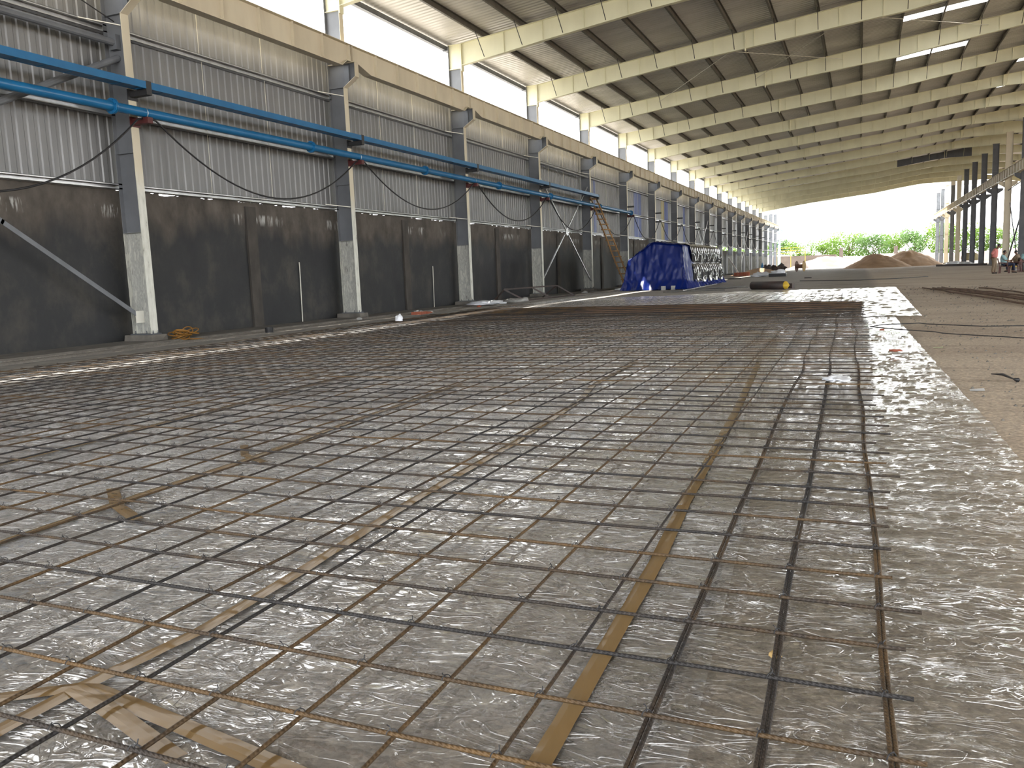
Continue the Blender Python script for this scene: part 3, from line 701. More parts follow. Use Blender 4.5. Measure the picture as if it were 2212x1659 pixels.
sheet('plastic_sheet', lambda y: -1.6 if y < 27 else -1.6-1.0*(y-27)*.2, lambda y: 1.0+.01*(y-16)+.02*fbm(y, 7), ys3, 40, .03, .018, 'film2', 'whitish plastic sheet jutting out past the far right corner of the mesh')
mb = MB()
ysf = rng(24, 33, .25); n = 61; vs = []
for y in ysf:
    a = -12+1.9*(y-24)*.47 if y > 24 else -12; a = min(a, -4.5)
    for i in range(n): x = a+(-1.5-a)*i/(n-1); vs.append((x, y, gz(x, y)+.02+crumple(x, y, .02)))
mb.add(vs, [(j*n+i, j*n+i+1, (j+1)*n+i+1, (j+1)*n+i) for j in range(len(ysf)-1) for i in range(n-1)])
tag(mb.build('plastic_sheet', 'film2', smooth=True), 'whitish plastic sheet along the far end of the mesh before the tarpaulin stack', 'plastic sheet', 'clear plastic sheets under the steel mesh')
# brown tape joints, stuck under the film surface
def tape(pts, wd, lab, z=.0185):
    mb = MB(); vs = []; P = []
    for (a, b) in zip(pts, pts[1:]):
        nseg = max(2, int(math.hypot(b[0]-a[0], b[1]-a[1])/.06))
        P += [(a[0]+(b[0]-a[0])*i/nseg, a[1]+(b[1]-a[1])*i/nseg) for i in range(nseg)]
    P.append(pts[-1])
    for i, p in enumerate(P):
        q = P[min(i+1, len(P)-1)]; o = P[max(0, i-1)]; d = Vector((q[0]-o[0], q[1]-o[1])).normalized(); nn = Vector((-d.y, d.x))
        wv = wd/2*(1+.08*fbm(p[0]*5, p[1]*5))
        for s_ in (-1, -.33, .33, 1): 
            x, y = p[0]+nn.x*wv*s_, p[1]+nn.y*wv*s_
            vs.append((x, y, gz(x, y)+z+.002*abs(fbm(x*20, y*20))+(.0015 if abs(s_) < .5 else 0)))
    mb.add(vs, [(i*4+k, i*4+k+1, i*4+k+5, i*4+k+4) for i in range(len(P)-1) for k in range(3)])
    tag(mb.build('tape_strip', 'tape'), lab, 'tape', 'brown tape joining the plastic sheets')
tape([(-.585, .9), (-.605, 1.53), (-.645, 2.78), (-.69, 3.47), (-.76, 5.11), (-.81, 6.15), (-.90, 7.7), (-.98, 9)], .052, 'broad brown tape strip under the mesh, nearest the loose right side')
tape([(-1.86, .9), (-1.85, 1.4), (-1.80, 1.78), (-1.82, 2.3), (-1.89, 3.2), (-1.93, 4.56), (-2.05, 6.2), (-2.2, 7.0), (-2.3, 9)], .055, 'brown tape strip running back from the bottom left corner')
tape([(-2.05, 1.27), (-1.84, 1.42), (-1.48, 1.36), (-1.2, 1.31), (-.98, 1.27)], .055, 'creased brown tape strip crossing sideways in the near left foreground')
tape([(-1.86, 1.40), (-1.62, 1.33), (-1.35, 1.24)], .05, 'short doubled brown tape strip beside the sideways one', .0225)
tape([(-3.25, 1.9), (-3.3, 3.0), (-3.31, 3.78), (-3.42, 5.2), (-3.5, 7)], .055, 'brown tape strip third across from the loose right side')
tape([(-4.78, 3.2), (-4.80, 3.95), (-4.88, 4.54), (-5.0, 6.2), (-5.2, 9)], .055, 'brown tape strip fourth across, in the middle left')
tape([(-3.55, 3.02), (-3.25, 2.78), (-2.95, 2.62)], .06, 'short brown tape patch slanting across the third strip')
tape([(-3.62, 4.1), (-3.4, 3.85), (-3.15, 3.72)], .05, 'small crumpled tape patch farther along the third strip')
# ------------------------------------------------------------------ reinforcing mesh
mesh_root = empty('reinforcing_mesh', (LX, TY, .03), 'wide tied mesh of rusty steel bars laid over the plastic sheet', 'steel mesh')
TYS = [TY-SYY*4, TY-SYY*3, TY-SYY*2, TY-SYY, TY, 1.948, 2.205, 2.465, 2.722, 3.0, 3.266, 3.53, 3.79, 4.073, 4.32, 4.56, 4.80, 5.07, 5.33, 5.64, 5.86, 6.08, 6.3, 6.56]
while TYS[-1] < 15.5: TYS.append(TYS[-1]+.257+R.uniform(-.03, .03))
while TYS[-1] < 21.6: TYS.append(TYS[-1]+.19+R.uniform(-.03, .03))
NL = 42
def wobx(j, y):
    a = .006 if y < 5 else .006+.010*min(1, (y-5)/6)+(.016 if y > 12 else 0)
    return a*2*fbm(j*7.3, y*.45, 0, 2)
def lx(j, y): return LX - SX*j + (TY-y)*math.sin(PHI)*-1*-1*(-1) + wobx(j, y)
def wz(x, y): return .006*fbm(x*.9, y*.9, 3, 2)
RB = .0054
def ground_clear(x, y): return max(gz(x, y), -.12)
nodes = []
for j in range(NL):
    mb = MB(); y = .2 if j < 14 else .6+.12*(j-14)
    yend = 28.6+.6*fbm(j*3.1, 1)-max(0, (j-14))*.12
    pts = []
    while y < yend: x = lx(j, y); pts.append((x, y, ground_clear(x, y)+.034+RB+wz(x, y))); y += .128 if y < 8 else .26
    mb.tube(pts, RB*(1 if j < 20 else 1.05), 6)
    if j < 5:
        q = [(a+RB*2.1, b, c-.001) for (a, b, c) in pts if b < (8.8 if j != 3 else 2.2)]
        if j in (0, 1, 2): mb.tube(q, RB, 6)
    o = mb.build('lengthwise_bar', 'rebar', mesh_root, True, (LX, TY, .03)); o.location = (0, 0, 0)
ext = {4: .133+.0, 5: .12, 6: .12, 7: .17, 8: .10, 9: .11, 10: .11, 11: .16, 12: .14}
ends = {4: .135, 5: .125, 6: .12, 7: .172, 8: .105, 9: .11, 10: .112, 11: .115, 12: .13, 13: .18}
bars_t = []
for i, ty in enumerate(TYS):
    pts = []; xe = ends.get(i, R.choice((.09, .11, .12, .15, .17, .13)) if ty < 15 else R.uniform(.02, .10))
    a = xe; j = 0
    left = -10.35 if ty > 3 else -4.-ty
    x = xe
    tw = R.uniform(-.004, .004)
    while x > left:
        yy = ty + (x-LX)*math.sin(PHI)*-1*-1 + tw*(x) + (.004 if ty < 5 else .010)*fbm(x*.8, ty*5, 2, 2)
        pts.append((x, yy, ground_clear(x, yy)+.034+3*RB+wz(x, yy))); x -= .125 if ty < 8 else .25
    bars_t.append(pts)
    mb = MB(); mb.tube(pts, RB, 6)
    o = mb.build('crosswise_bar', 'rebar', mesh_root, True, (LX, TY, .03)); o.location = (0, 0, 0)
# tie wires at the crossings
def tie(mb, x, y, z):
    r = RB*1.9; a = R.uniform(.5, 1.1)
    d = Vector((math.cos(a), math.sin(a), 0)); pts = []
    for k in range(9): t = math.pi*(k/8)*1.0; pts.append(Vector((x, y, z))+d*r*1.25*math.cos(t)+Vector((0, 0, r*1.15*math.sin(t)+RB)))
    mb.tube(pts, .0014, 4)
    e = Vector((x, y, z+RB*2.2)); b = R.uniform(0, 6.28)
    mb.tube([e, e+Vector((.008*math.cos(b), .008*math.sin(b), .008)), e+Vector((.011*math.cos(b+.6), .011*math.sin(b+.6), .014))], .0015, 4)
cross = []
for pts in bars_t:
    for j in range(NL):
        for p, q in zip(pts, pts[1:]):
            x = lx(j, p[1])
            if q[0] <= x <= p[0]:
                t = (p[0]-x)/(p[0]-q[0]); y = p[1]+(q[1]-p[1])*t; cross.append((x, y, ground_clear(x, y)+.034+2*RB+wz(x, y))); break
def seen(c):
    d = Vector(c)-Vector((0, 0, CAMH)); zz = d.dot(fwd)
    return zz > .3 and abs(d.dot(rt))/zz*FPX < 1150 and abs(d.dot(up))/zz*FPX < 860
vis = sorted([c for c in cross if seen(c)], key=lambda c: Vector(c).length)
for c in vis[:98]:
    mb = MB(); tie(mb, *c); o = mb.build('tie_wire', 'blackst', mesh_root, False, (LX, TY, .03)); o.location = (0, 0, 0)
mb = MB()
for c in vis[98:]:
    if c[1] < 14: tie(mb, *c)
    
o = mb.build('tie_wire', 'blackst', mesh_root, False, (LX, TY, .03)); o.location = (0, 0, 0); o['kind'] = 'stuff'
# loose bars stacked over the far end of the mesh
fr = random.Random(3)
for i in range(12):
    y = 18.6+3.5*i/12+fr.uniform(-.05, .05); xe = fr.uniform(-.12, .12)+.0; xl = fr.uniform(-10.6, -9.8) if i % 3 else -6.5
    a = fr.uniform(-.006, .006)
    z = .034+4*RB+.008
    mb = MB(); mb.tube([(xe+(xl-xe)*t/14, y+a*(xe+(xl-xe)*t/14)+.02*fbm(t*.7, i), max(0, gz(xe+(xl-xe)*t/14, y))+z+wz(xe+(xl-xe)*t/14, y)) for t in range(15)], .007, 5)
    o = mb.build('loose_bar', 'rebar' if i % 3 else 'rustbar', None, True, (xe, y, .08))
    tag(o, 'long rusty steel bar lying loose across the far end of the mesh', 'steel bar', 'loose bars across the far end of the mesh')
# loose bars on the earth at the right
lb = [((1.95, 31.59), (3.06, 19.51), 'lowest and nearest of the curved rusty bars lying on the earth at the right'), ((2.25, 31.31), (3.33, 21.21), 'second of the curved rusty bars lying on the earth at the right'),
      ((2.55, 31.72), (3.62, 23.09), 'third of the curved rusty bars lying on the earth at the right'), ((3.48, 30.14), (3.9, 24.93), 'short far rusty bar at the right end of the loose bars'), ((2.4, 31.4), (3.45, 22.1), 'rusty bar lying tight beside the third curved bar')]
for a, b, l in lb:
    mb = MB(); pts = []
    b = (b[0]+(b[0]-a[0])*.5, b[1]+(b[1]-a[1])*.5)
    for i in range(17):
        t = i/16; x = a[0]+(b[0]-a[0])*t+.25*t*(1-t); y = a[1]+(b[1]-a[1])*t; pts.append((x, y, gz(x, y)+.03))
    mb.tube(pts, .022, 6); tag(mb.build('loose_bar', 'rustbar', None, True), l, 'steel bar', 'curved bars on the earth at the right')
# ------------------------------------------------------------------ small things on the mesh and the floor
def blob(c, rad, seed, mt, name, label, cat, amp=.35, n=14, flat=None, group=None, parent=None):
    mb = MB(); vs = []; 
    for i in range(n+1):
        th = math.pi*i/n
        for k in range(2*n):
            ph = math.pi*k/n; d = Vector((math.sin(th)*math.cos(ph), math.sin(th)*math.sin(ph), math.cos(th)))
            s_ = 1+amp*noise.fractal(d*1.8+Vector((seed, seed*2, 0)), .7, 2.1, 4)
            q = Vector((d.x*rad[0]*s_, d.y*rad[1]*s_, d.z*rad[2]*s_))
            vs.append((c[0]+q.x, c[1]+q.y, max(c[2]+q.z, c[2]-rad[2]*.35)))
    m2 = 2*n
    mb.add(vs, [(i*m2+k, (i+1)*m2+k, (i+1)*m2+(k+1) % m2, i*m2+(k+1) % m2) for i in range(n) for k in range(m2)])
    o = mb.build(name, mt, parent, True)
    if label: tag(o, label, cat, group)
    return o
bag = mat('white_polythene', (.72, .74, .78), .3)
blob((-.17, 7.25, .075), (.095, .14, .02), 3, bag, 'plastic_scrap', 'crumpled clear plastic scrap lying on top of the mesh near its right edge', 'plastic scrap', .7)
blob((-9.95, 16.8, .07), (.09, .08, .13), 5, bag, 'white_pouch', 'small white pouch standing on the mesh edge in line with the second column', 'pouch', .35)
blob((-12.95, 28.3, -.02), (.62, .4, .10), 8, bag, 'white_sack', 'flattened white plastic sack at the foot of the third wall column', 'sack', .6)
for i, (x, y, s_) in enumerate([(-13.3, 23.6, .10), (-12.7, 23.5, .07), (-13.2, 20.1, .09), (-12.6, 26.9, .08), (-13.0, 40.6, .16), (-13.1, 32.6, .16), (-13.6, 9.6, .06), (-13.3, 23.9, .08)]):
    blob((x, y, gz(x, y)+s_*.3), (s_, s_*.9, s_*.6), 11+i, 'block' if i != 3 else 'brick', 'concrete_lump', 'broken grey concrete lump lying at the foot of the dark wall' if i != 3 else 'small reddish brick lump on the floor before the third wall column', 'lump', .4, 7, group='lumps at the foot of the wall')
blob((-12.4, 29.9, -.02), (.5, .35, .12), 31, 'block', 'concrete_slab_piece', 'flat pale slab piece just beyond the white sack', 'slab piece', .3, 8)
mb = MB(); mb.box(-12.9, -12.55, 22.55, 22.95, -.1, -.02); mb.box(-12.75, -12.5, 22.9, 23.2, -.1, -.04); tag(mb.build('brick_piece', 'brick'), 'flat red brick piece beside the foot of the second wall column', 'brick')
mb = MB(); mb.lathe([(.09, -.1), (.10, .02), (.085, .02), (.08, -.04)], (-12.75, 15.6, .0), 16); tag(mb.build('black_bucket', 'cable'), 'small black pot on the floor between the first and second wall columns', 'pot')
# orange hose coil
mb = MB(); cr = random.Random(5); pts = []
for i in range(260):
    t = i*.21; r = .17+.07*math.sin(i*.13)+.05*math.sin(i*.37)
    tl = .5*math.sin(i*.083)
    pts.append((-13.80+r*math.cos(t)+.07*math.sin(i*.05), 14.0+r*1.15*math.sin(t)*math.cos(tl)+.06*math.cos(i*.07), gz(-13.8, 14)+.14+.11*math.sin(t)*math.sin(tl*2.2)+.05*math.sin(i*.31)))
pts.append((-13.4, 14.5, gz(-13.4, 14.5)+.03)); mb.tube(pts, .012, 6)
tag(mb.build('hose_coil', 'hose', None, True), 'tangled orange hose coil on the ground beside the first column', 'hose')
# bamboo ladder
def ladder(a, b, wv, n, name, lab, r=.045, mt='wood'):
    a, b = Vector(a), Vector(b); wv = Vector(wv); root = empty(name, a, lab, 'ladder')
    for s_ in (-.5, .5):
        mb = MB(); mb.tube([a.lerp(b, i/8)+wv*s_*(1-.15*i/8)+Vector((.015*math.sin(i*2+s_), 0, 0)) for i in range(9)], [r*(1-.25*i/8) for i in range(9)], 8)
        o = mb.build('side_pole', mt, root, True, a); o.location = (0, 0, 0)
    for i in range(n):
        t = (i+.7)/n; p = a.lerp(b, t); mb = MB(); mb.tube([p-wv*.68, p+wv*.68], r*.7, 6); o = mb.build('rung', mt, root, True, a); o.location = (0, 0, 0)
ladder((-10.95, 41.75, .02), (-14.02, 45.78, 5.14), (.30, .26, 0), 17, 'bamboo_ladder', 'tall bamboo ladder leaning against the end of the blue cable tray', .05)
ladder((-12.0, YK(9)-4.6, .0), (-14.1, YK(8.7)-3.5, 3.1), (.3, .2, 0), 9, 'bamboo_ladder', 'shorter bamboo ladder leaning on the wall beyond the black sheeted stack', .04)
blob((-11.15, 41.1, .03), (.42, .36, .07), 17, 'clean', 'white_board_piece', 'sunlit pale sack lying at the foot of the tall ladder', 'sack', .3)
# trestle frame
root = empty('steel_trestle', (-12.6, 32.5, 0), 'long low rusty trestle frame lying by the fourth wall column', 'trestle')
za = -.07
for nm, a, b in (('top_rail', (-12.9, 29.9, .52+za), (-12.5, 35.0, .52+za)), ('bottom_rail', (-12.1, 30.2, .06+za), (-11.8, 35.3, .06+za)), ('leg', (-12.9, 29.9, .52+za), (-12.1, 30.3, .03+za)), ('leg', (-12.5, 35.0, .52+za), (-11.8, 35.4, .03+za)), ('leg', (-12.7, 32.4, .52+za), (-12.0, 32.9, .03+za)), ('leg', (-12.9, 29.95, .5+za), (-13.5, 30.1, .02+za)), ('leg', (-12.5, 34.9, .5+za), (-13.2, 35.0, .02+za))):
    mb = MB(); mb.bar(a, b, .06); o = mb.build(nm, 'brownst', root, False, (-12.6, 32.5, 0)); o.location = (0, 0, 0)
# covered stack: blue tarpaulin
def prof_stack(u, y, side_only=False):
    """cross-section point for u in 0..1 from left ground over the top to right ground"""
    P = [(-10.75, .03), (-10.62, .5), (-10.40, 1.52), (-10.25, 1.60), (-9.35, 2.24), (-9.15, 2.30), (-7.95, 2.12), (-7.80, 2.05), (-7.72, 1.2), (-7.60, .35), (-7.50, .03)]
    L = [0]
    for a, b in zip(P, P[1:]): L.append(L[-1]+math.hypot(b[0]-a[0], b[1]-a[1]))
    d = u*L[-1]
    for i in range(len(P)-1):
        if d <= L[i+1]+1e-9: t = (d-L[i])/(L[i+1]-L[i]); return (P[i][0]+(P[i+1][0]-P[i][0])*t, P[i][1]+(P[i+1][1]-P[i][1])*t)
def blue_tarp():
    mb = MB(); nu, ya, yb = 150, 39.4, 42.1
    rows = []
    # front face: shrink rows from the outline towards a flat end, then back along the length
    for s_ in range(0, 34):
        t = s_/33; row = []
        for i in range(nu+1):
            x, z = prof_stack(i/nu, 0)
            # t=0 bottom fold line of the front face, t=1 the outline
            zz = .02+(z-.02)*t; xx = -9.1+(x+9.1)*(1 if t > 0 else 1)
            fold = .07*fbm(xx*1.8, zz*.7, 2, 3)+.025*math.sin(xx*13+2.5*fbm(xx, zz))*(1-zz/2.6)
            flare = .35*(1-min(1, zz/.5))**1.5
            y = ya-.05-fold-flare+(.12 if z > 1.9 else 0)*t+.18*(1 if t > .97 else 0)
            row.append((xx, y+.10*(zz), zz+ (.03 if t == 0 else 0)*abs(fbm(xx*3, 1))))
        rows.append(row)
    yy = ya+.10
    while yy < yb:
        row = []
        for i in range(nu+1):
            x, z = prof_stack(i/nu, 0); c = Vector((x+9.1, z-.9)).normalized()
            f = .06*fbm(x*2, yy*2.2, z*.8, 3)+.05*math.sin(yy*8+z*.7)*(1-z/2.6) + (.12*(1-min(1, z/.4)))
            row.append((x+c.x*f, yy, max(.015, z+c.y*f*(1 if z > .3 else 0))))
        rows.append(row); yy += .07
    n = nu+1; vs = [p for r_ in rows for p in r_]
    mb.add(vs, [(j*n+i, (j+1)*n+i, (j+1)*n+i+1, j*n+i+1) for j in range(len(rows)-1) for i in range(nu)])
    o = mb.build('blue_tarpaulin', 'tarp', None, True)
    tag(o, 'big blue tarpaulin draped over the near end of the covered stack', 'tarpaulin')
blue_tarp()
def black_sheet():
    mb = MB(); ya, yb = 41.2, 50.3; nu = 130; rows = []; y = ya
    while y <= yb:
        row = []
        for i in range(nu+1):
            u = .18+(.955-.18)*i/nu; x, z = prof_stack(u, 0); c = Vector((x+9.1, z-.9)).normalized()
            out = .05
            if x > -7.96:    # side facing the hall: swags hung from points every 1.9 m
                ph = ((y-ya)/1.9) % 1; lvl = 2.08 if z > 1.24 else 1.24; dz = (lvl-z)
                rr = math.hypot((ph-.5)*1.9, dz*.9-.15)
                out += .045*math.sin(rr*12+1.6*fbm(y*.7, z))*min(1, dz*2.2) + .09*math.sin(math.pi*min(1, dz/.8)) + .012*fbm(y*3, z*3, 1, 2)
                if abs(z-1.24) < .03: out -= .05
            else: out += .03*fbm(x*3, y*2)
            zz = z+c.y*out*(1 if z > 1.9 else 0)
            if i == nu: zz += .10*abs(math.sin((y-ya)/1.9*math.pi))*-1+.05
            row.append((x+c.x*out, y, max(.1, zz-.13*(1-abs(math.sin((y-ya)/1.9*math.pi)))*0)))
        rows.append(row); y += .045
    n = nu+1
    # far end closes down
    rows.append([(x, yb+.05, max(.2, z*.98)) for (x, y_, z) in rows[-1]]); rows.append([(-9.1+(x+9.1)*.9, yb+.1, .25) for (x, y_, z) in rows[-1]])
    vs = [p for r_ in rows for p in r_]
    mb.add(vs, [(j*n+i, (j+1)*n+i, (j+1)*n+i+1, j*n+i+1) for j in range(len(rows)-1) for i in range(nu)])
    tag(mb.build('black_plastic_cover', 'blacktarp', None, True), 'glossy black plastic cover hanging in swags over the rest of the stack', 'plastic cover')
    mb = MB(); rows = []; y = 40.9
    while y <= 50.9:
        row = []
        for i in range(22):
            t = i/21; z = .42-.36*t+.05*math.sin(y*4.2)*t; row.append((-7.66+.22*t**1.5+.06*math.sin(y*11+t*2)+.04*fbm(y*4, t*3), y, max(.05, z+.03*fbm(y*5, t))))
        rows.append(row); y += .05
    n = 22; vs = [p for r_ in rows for p in r_]
    mb.add(vs, [(j*n+i, (j+1)*n+i, (j+1)*n+i+1, j*n+i+1) for j in range(len(rows)-1) for i in range(n-1)])
    tag(mb.build('blue_skirt_tarpaulin', 'tarp', None, True), 'ruffled blue tarpaulin skirt showing below the black plastic cover', 'tarpaulin')
black_sheet()
# the boxes inside the covers
for (a, b, c, d, e) in ((-10.3, -7.95, 39.9, 44.8, 1.45), (-10.2, -7.95, 45.0, 50.0, 1.9)):
    mb = MB(); mb.box(a, b, c, d, .16, e); tag(mb.build('stacked_crate', 'brownst'), 'dark crate hidden under the covers, ' + ('near half' if c < 42 else 'far half'), 'crate')
for i, (x, y) in enumerate([(-8.6, 39.0), (-8.15, 39.1), (-7.72, 42.9), (-7.72, 45.6), (-7.72, 48.2)]):
    mb = MB(); mb.box(x-.09, x+.09, y-.1, y+.1, 0, .19)
    tag(mb.build('support_block', 'block'), ['pale block under the front of the blue tarpaulin, at the left', 'pale block under the front of the blue tarpaulin, beside the first', 'pale block under the long side of the stack, nearest', 'pale block under the long side of the stack, middle', 'pale block under the long side of the stack, farthest'][i], 'block', 'blocks under the covered stack')
# flat bars before the stack
fb = [((-7.6, 34.4), (-5.2, 35.2), 'short flat black bar nearest the mesh before the stack'), ((-7.64, 35.8), (-5.0, 37.3), 'flat black bar second before the stack'), ((-6.97, 35.6), (-7.3, 46.5), 'long pale flat bar running along the stack'), ((-6.6, 36.3), (-4.9, 39.2), 'flat black bar slanting before the stack'), ((-6.2, 36.6), (-4.4, 36.5), 'flat black bar nearest the big steel pipe')]
for i, (a, b, l) in enumerate(fb):
    mb = MB(); z0 = max(gz(*a), gz(*b)); mb.bar((a[0], a[1], z0+.03+.012*i), (b[0], b[1], z0+.03+.012*i), .07, .02); tag(mb.build('flat_bar', 'blackst' if i != 2 else 'galv'), l, 'flat bar', 'flat bars before the covered stack')
# big pipe with yellow cap
pv = Vector((-4.13, 35.5, .17)); qv = Vector((-2.75, 34.6, .17)); dv = (qv-pv).normalized()
root = empty('steel_pipe', pv, 'thick dark steel pipe with a yellow capped end, lying beyond the mesh', 'steel pipe')
mb = MB(); mb.tube([pv, qv], .165, 24); o = mb.build('pipe_body', 'brownst', root, True, pv); o.location = (0, 0, 0)
mb = MB(); mb.tube([qv, qv+dv*.03, qv+dv*.10, qv+dv*.18], [.166, .16, .09, .02], 24); o = mb.build('end_cap', 'yellow', root, True, pv); o.location = (0, 0, 0)
mb = MB(); z = gz(-3.0, 36.5); mb.bar((-3.6, 36.6, z+.10), (-2.55, 36.0, z+.10), .2, .2); tag(mb.build('steel_section', 'brownst'), 'short dark steel section lying behind the capped pipe', 'steel section')
for i, (x, y, s_, mt, l) in enumerate([(-4.9, 45., .12, 'blackst', 'small dark block on the earth beyond the steel pipe'), (-3.2, 58., .22, 'brownst', 'small dark board on the earth before the cable reel'), (-9.0, 64.2, .8, 'cable', 'flat dark pad on the floor beyond the stack')]):
    mb = MB(); z = gz(x, y); mb.box(x-s_, x+s_, y-s_*.6, y+s_*.6, z-.01, z+.07+.05*(i == 0)); tag(mb.build('dark_board', mt), l, 'board')
# cable reel far back
def reel(c, R1, wdt, ax, lab):
    root = empty('cable_reel', c, lab, 'cable reel'); c = Vector(c)
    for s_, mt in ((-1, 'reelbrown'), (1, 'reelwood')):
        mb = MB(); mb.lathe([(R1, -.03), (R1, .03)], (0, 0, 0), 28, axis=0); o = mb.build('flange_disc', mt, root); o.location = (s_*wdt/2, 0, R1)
    mb = MB(); mb.lathe([(R1*.38, -wdt/2), (R1*.38, wdt/2)], (0, 0, 0), 20, axis=0); o = mb.build('drum', 'reelbrown', root); o.location = (0, 0, R1)
    root.rotation_euler = (0, 0, ax)
reel((-6.6, 104, gz(-6.6, 104)), .62, .86, -.25, 'big wooden cable reel on its rim at the far left, one side yellow')
mb = MB(); mb.lathe([(.12, 0), (.24, .35), (.42, .62), (.40, .78), (.12, .95), (.02, 1.1)], (-8.7, 103, 0), 18); tag(mb.build('mixer_drum', 'brownst', None, True), 'dark pointed drum standing left of the cable reel', 'drum')
# heaps
def heap(c, rx, ry, h, seed, mt, name, lab, cat='heap', n=40, pw=1.0, kind=None):
    mb = MB(); vs = []
    for j in range(n+1):
        for i in range(n+1):
            u, v = (i/n*2-1), (j/n*2-1); r = math.hypot(u, v); x, y = c[0]+u*rx, c[1]+v*ry
            zz = h*max(0, 1-r**pw)*(1+.16*fbm(u*2.2+seed, v*2.2)) - .05 + (.04*h*fbm(u*8, v*8+seed))*(r < 1)
            if r < .25: zz -= h*.10*(1-r/.25)
            vs.append((x, y, c[2]+max(zz, -.05)))
    m1 = n+1; mb.add(vs, [(j*m1+i, j*m1+i+1, (j+1)*m1+i+1, (j+1)*m1+i) for j in range(n) for i in range(n)])
    return tag(mb.build(name, mt, None, True), lab, cat, kind=kind)
heap((1.95, 119, .02), 4.2, 5.0, 2.0, 1, 'sand', 'sand_heap', 'large brown sand heap in the far opening, the left of the two', 'sand heap', pw=1.15)
heap((6.0, 126, .02), 4.3, 6.0, 2.25, 4, 'sand', 'sand_heap', 'large brown sand heap just right of and behind the other', 'sand heap', pw=1.25)
heap((-10.0, 93, 0), 2.9, 5, .75, 7, 'sand', 'sand_heap', 'low brown soil heap behind the white sacks at the far left', 'sand heap')
heap((-5.5, 160, 0), 7, 6, 2.1, 9, 'rubble', 'rubble_heap', 'pale sunlit rubble heap left of the sand heaps', 'rubble heap', pw=1.3)
heap((3.0, 172, 0), 8, 6, 2.3, 11, 'rubble', 'rubble_heap', 'pale sunlit rubble heap partly behind the left sand heap', 'rubble heap', pw=1.3)
heap((17.5, 96, 0), 2.7, 6, 1.7, 13, 'sand', 'sand_heap', 'brown heap outside behind the right row columns', 'sand heap')
heap((18.5, 82, 0), 3.2, 6, 2.0, 15, 'sand', 'sand_heap', 'brown heap outside at the right edge behind the seated person', 'sand heap')
def bank():
    mb = MB(); xs = [-90+3*i for i in range(90)]; vs = []; 
    for x in xs:
        h = 2.0+.5*fbm(x*.08, 1)+(1.0 if -24 < x < -14 else 0)
        y = 186+4*fbm(x*.05, 4)
        vs += [(x, y-7, -.1), (x, y-2, h*.9), (x, y+1, h), (x, y+9, -.1)]
    mb.add(vs, [(i*4+k, (i+1)*4+k, (i+1)*4+k+1, i*4+k+1) for i in range(len(xs)-1) for k in range(3)])
    tag(mb.build('earth_bank', 'bank', None, True), 'long pale earth bank across the yard in front of the trees', 'bank')
bank()
# side bank seen between the right columns
mb = MB(); vs = []
for i in range(60):
    y = 60+2.*i; h = 2.4+.5*fbm(y*.1, 8); x = 36+3*fbm(y*.06, 3)
    vs += [(x-5, y, -.1), (x-1, y, h), (x+3, y, h), (x+8, y, -.1)]
mb.add(vs, [(i*4+k, i*4+k+1, (i+1)*4+k+1, (i+1)*4+k) for i in range(59) for k in range(3)])
tag(mb.build('earth_bank', 'bank', None, True), 'pale earth bank outside, seen between the right row columns', 'bank')
# white sacks and tray
blob((-7.6, 70.5, .12), (.62, .5, .28), 41, bag, 'white_sack', 'heaped white sack on the earth left of the black tray', 'sack', .5)
root = empty('black_tray', (-6.1, 69.3, 0), 'flat black tray full of white bags beyond the steel pipe', 'tray')
mb = MB(); mb.box(-6.75, -5.45, 68.9, 69.7, .01, .26); o = mb.build('tray_body', 'cable', root, False, (-6.1, 69.3, 0)); o.location = (0, 0, 0)
o = blob((-6.1, 69.3, .30), (.55, .32, .24), 43, bag, 'white_bag', None, None, .5); 
tag(o, 'white bags heaped in the flat black tray', 'bag')
mb = MB()
for i in range(9):
    mb.box(-10.95+.16*i, -10.82+.16*i, 79.9, 80.2, .0, .34)
tag(mb.build('brick_stack', 'brick'), 'small stack of orange bricks by the far wall columns', 'brick stack')
mb = MB(); mb.lathe([(.16, 0), (.16, .85), (.12, 1.0), (.06, 1.05), (.06, 1.2)], (-12.4, 118, 0), 16); tag(mb.build('gas_cylinder', 'blue', None, True), 'small blue gas cylinder standing at the far end of the left wall', 'gas cylinder')
mb = MB(); mb.bar((-12.9, 98, .1), (-13.9, 97, 1.9), .22, .03); tag(mb.build('leaning_board', 'clean'), 'pale board leaning against a far left column', 'board')
for i, x in enumerate((-11.2, -10.3, -9.5)):
    blob((x, 112+i, .35), (.55, .5, .5), 60+i, 'brownst', 'machine_part', ['dark rusty machine part on the soil at the far left, leftmost', 'dark rusty machine part at the far left, middle', 'dark rusty machine part beside the pointed drum'][i], 'machine part', .8, 9)
# yellow railing platform
root = empty('yellow_railing', (-14, 168, 0), 'yellow railed platform outside beyond the far left columns', 'railing')
for (x0, x1, z) in ((-15, -9.8, 3.9), (-15, -9.8, 3.4), (-15, -9.8, 2.9)):
    mb = MB(); mb.bar((x0, 168, z), (x1, 168, z), .09); o = mb.build('rail', 'yellow', root, False, (-14, 168, 0)); o.location = (0, 0, 0)
for x in (-15, -12.4, -9.8):
    mb = MB(); mb.bar((x, 168, 0), (x, 168, 3.9), .09); o = mb.build('post', 'yellow', root, False, (-14, 168, 0)); o.location = (0, 0, 0)
mb = MB(); mb.box(-16, -4.5, 172, 178, 0, 2.35); tag(mb.build('low_building', 'rubble'), 'low pale flat-roofed shed behind the yellow railing', 'shed')
for x, y, l in ((-3.7, 180, 'short concrete post standing in front of the trees, left one'), (6.4, 184, 'short concrete post standing in front of the trees above the sand heap')):
    mb = MB(); mb.box(x-.35, x+.35, y-.3, y+.3, 0, 3.6); tag(mb.build('concrete_post', 'rubble'), l, 'post')
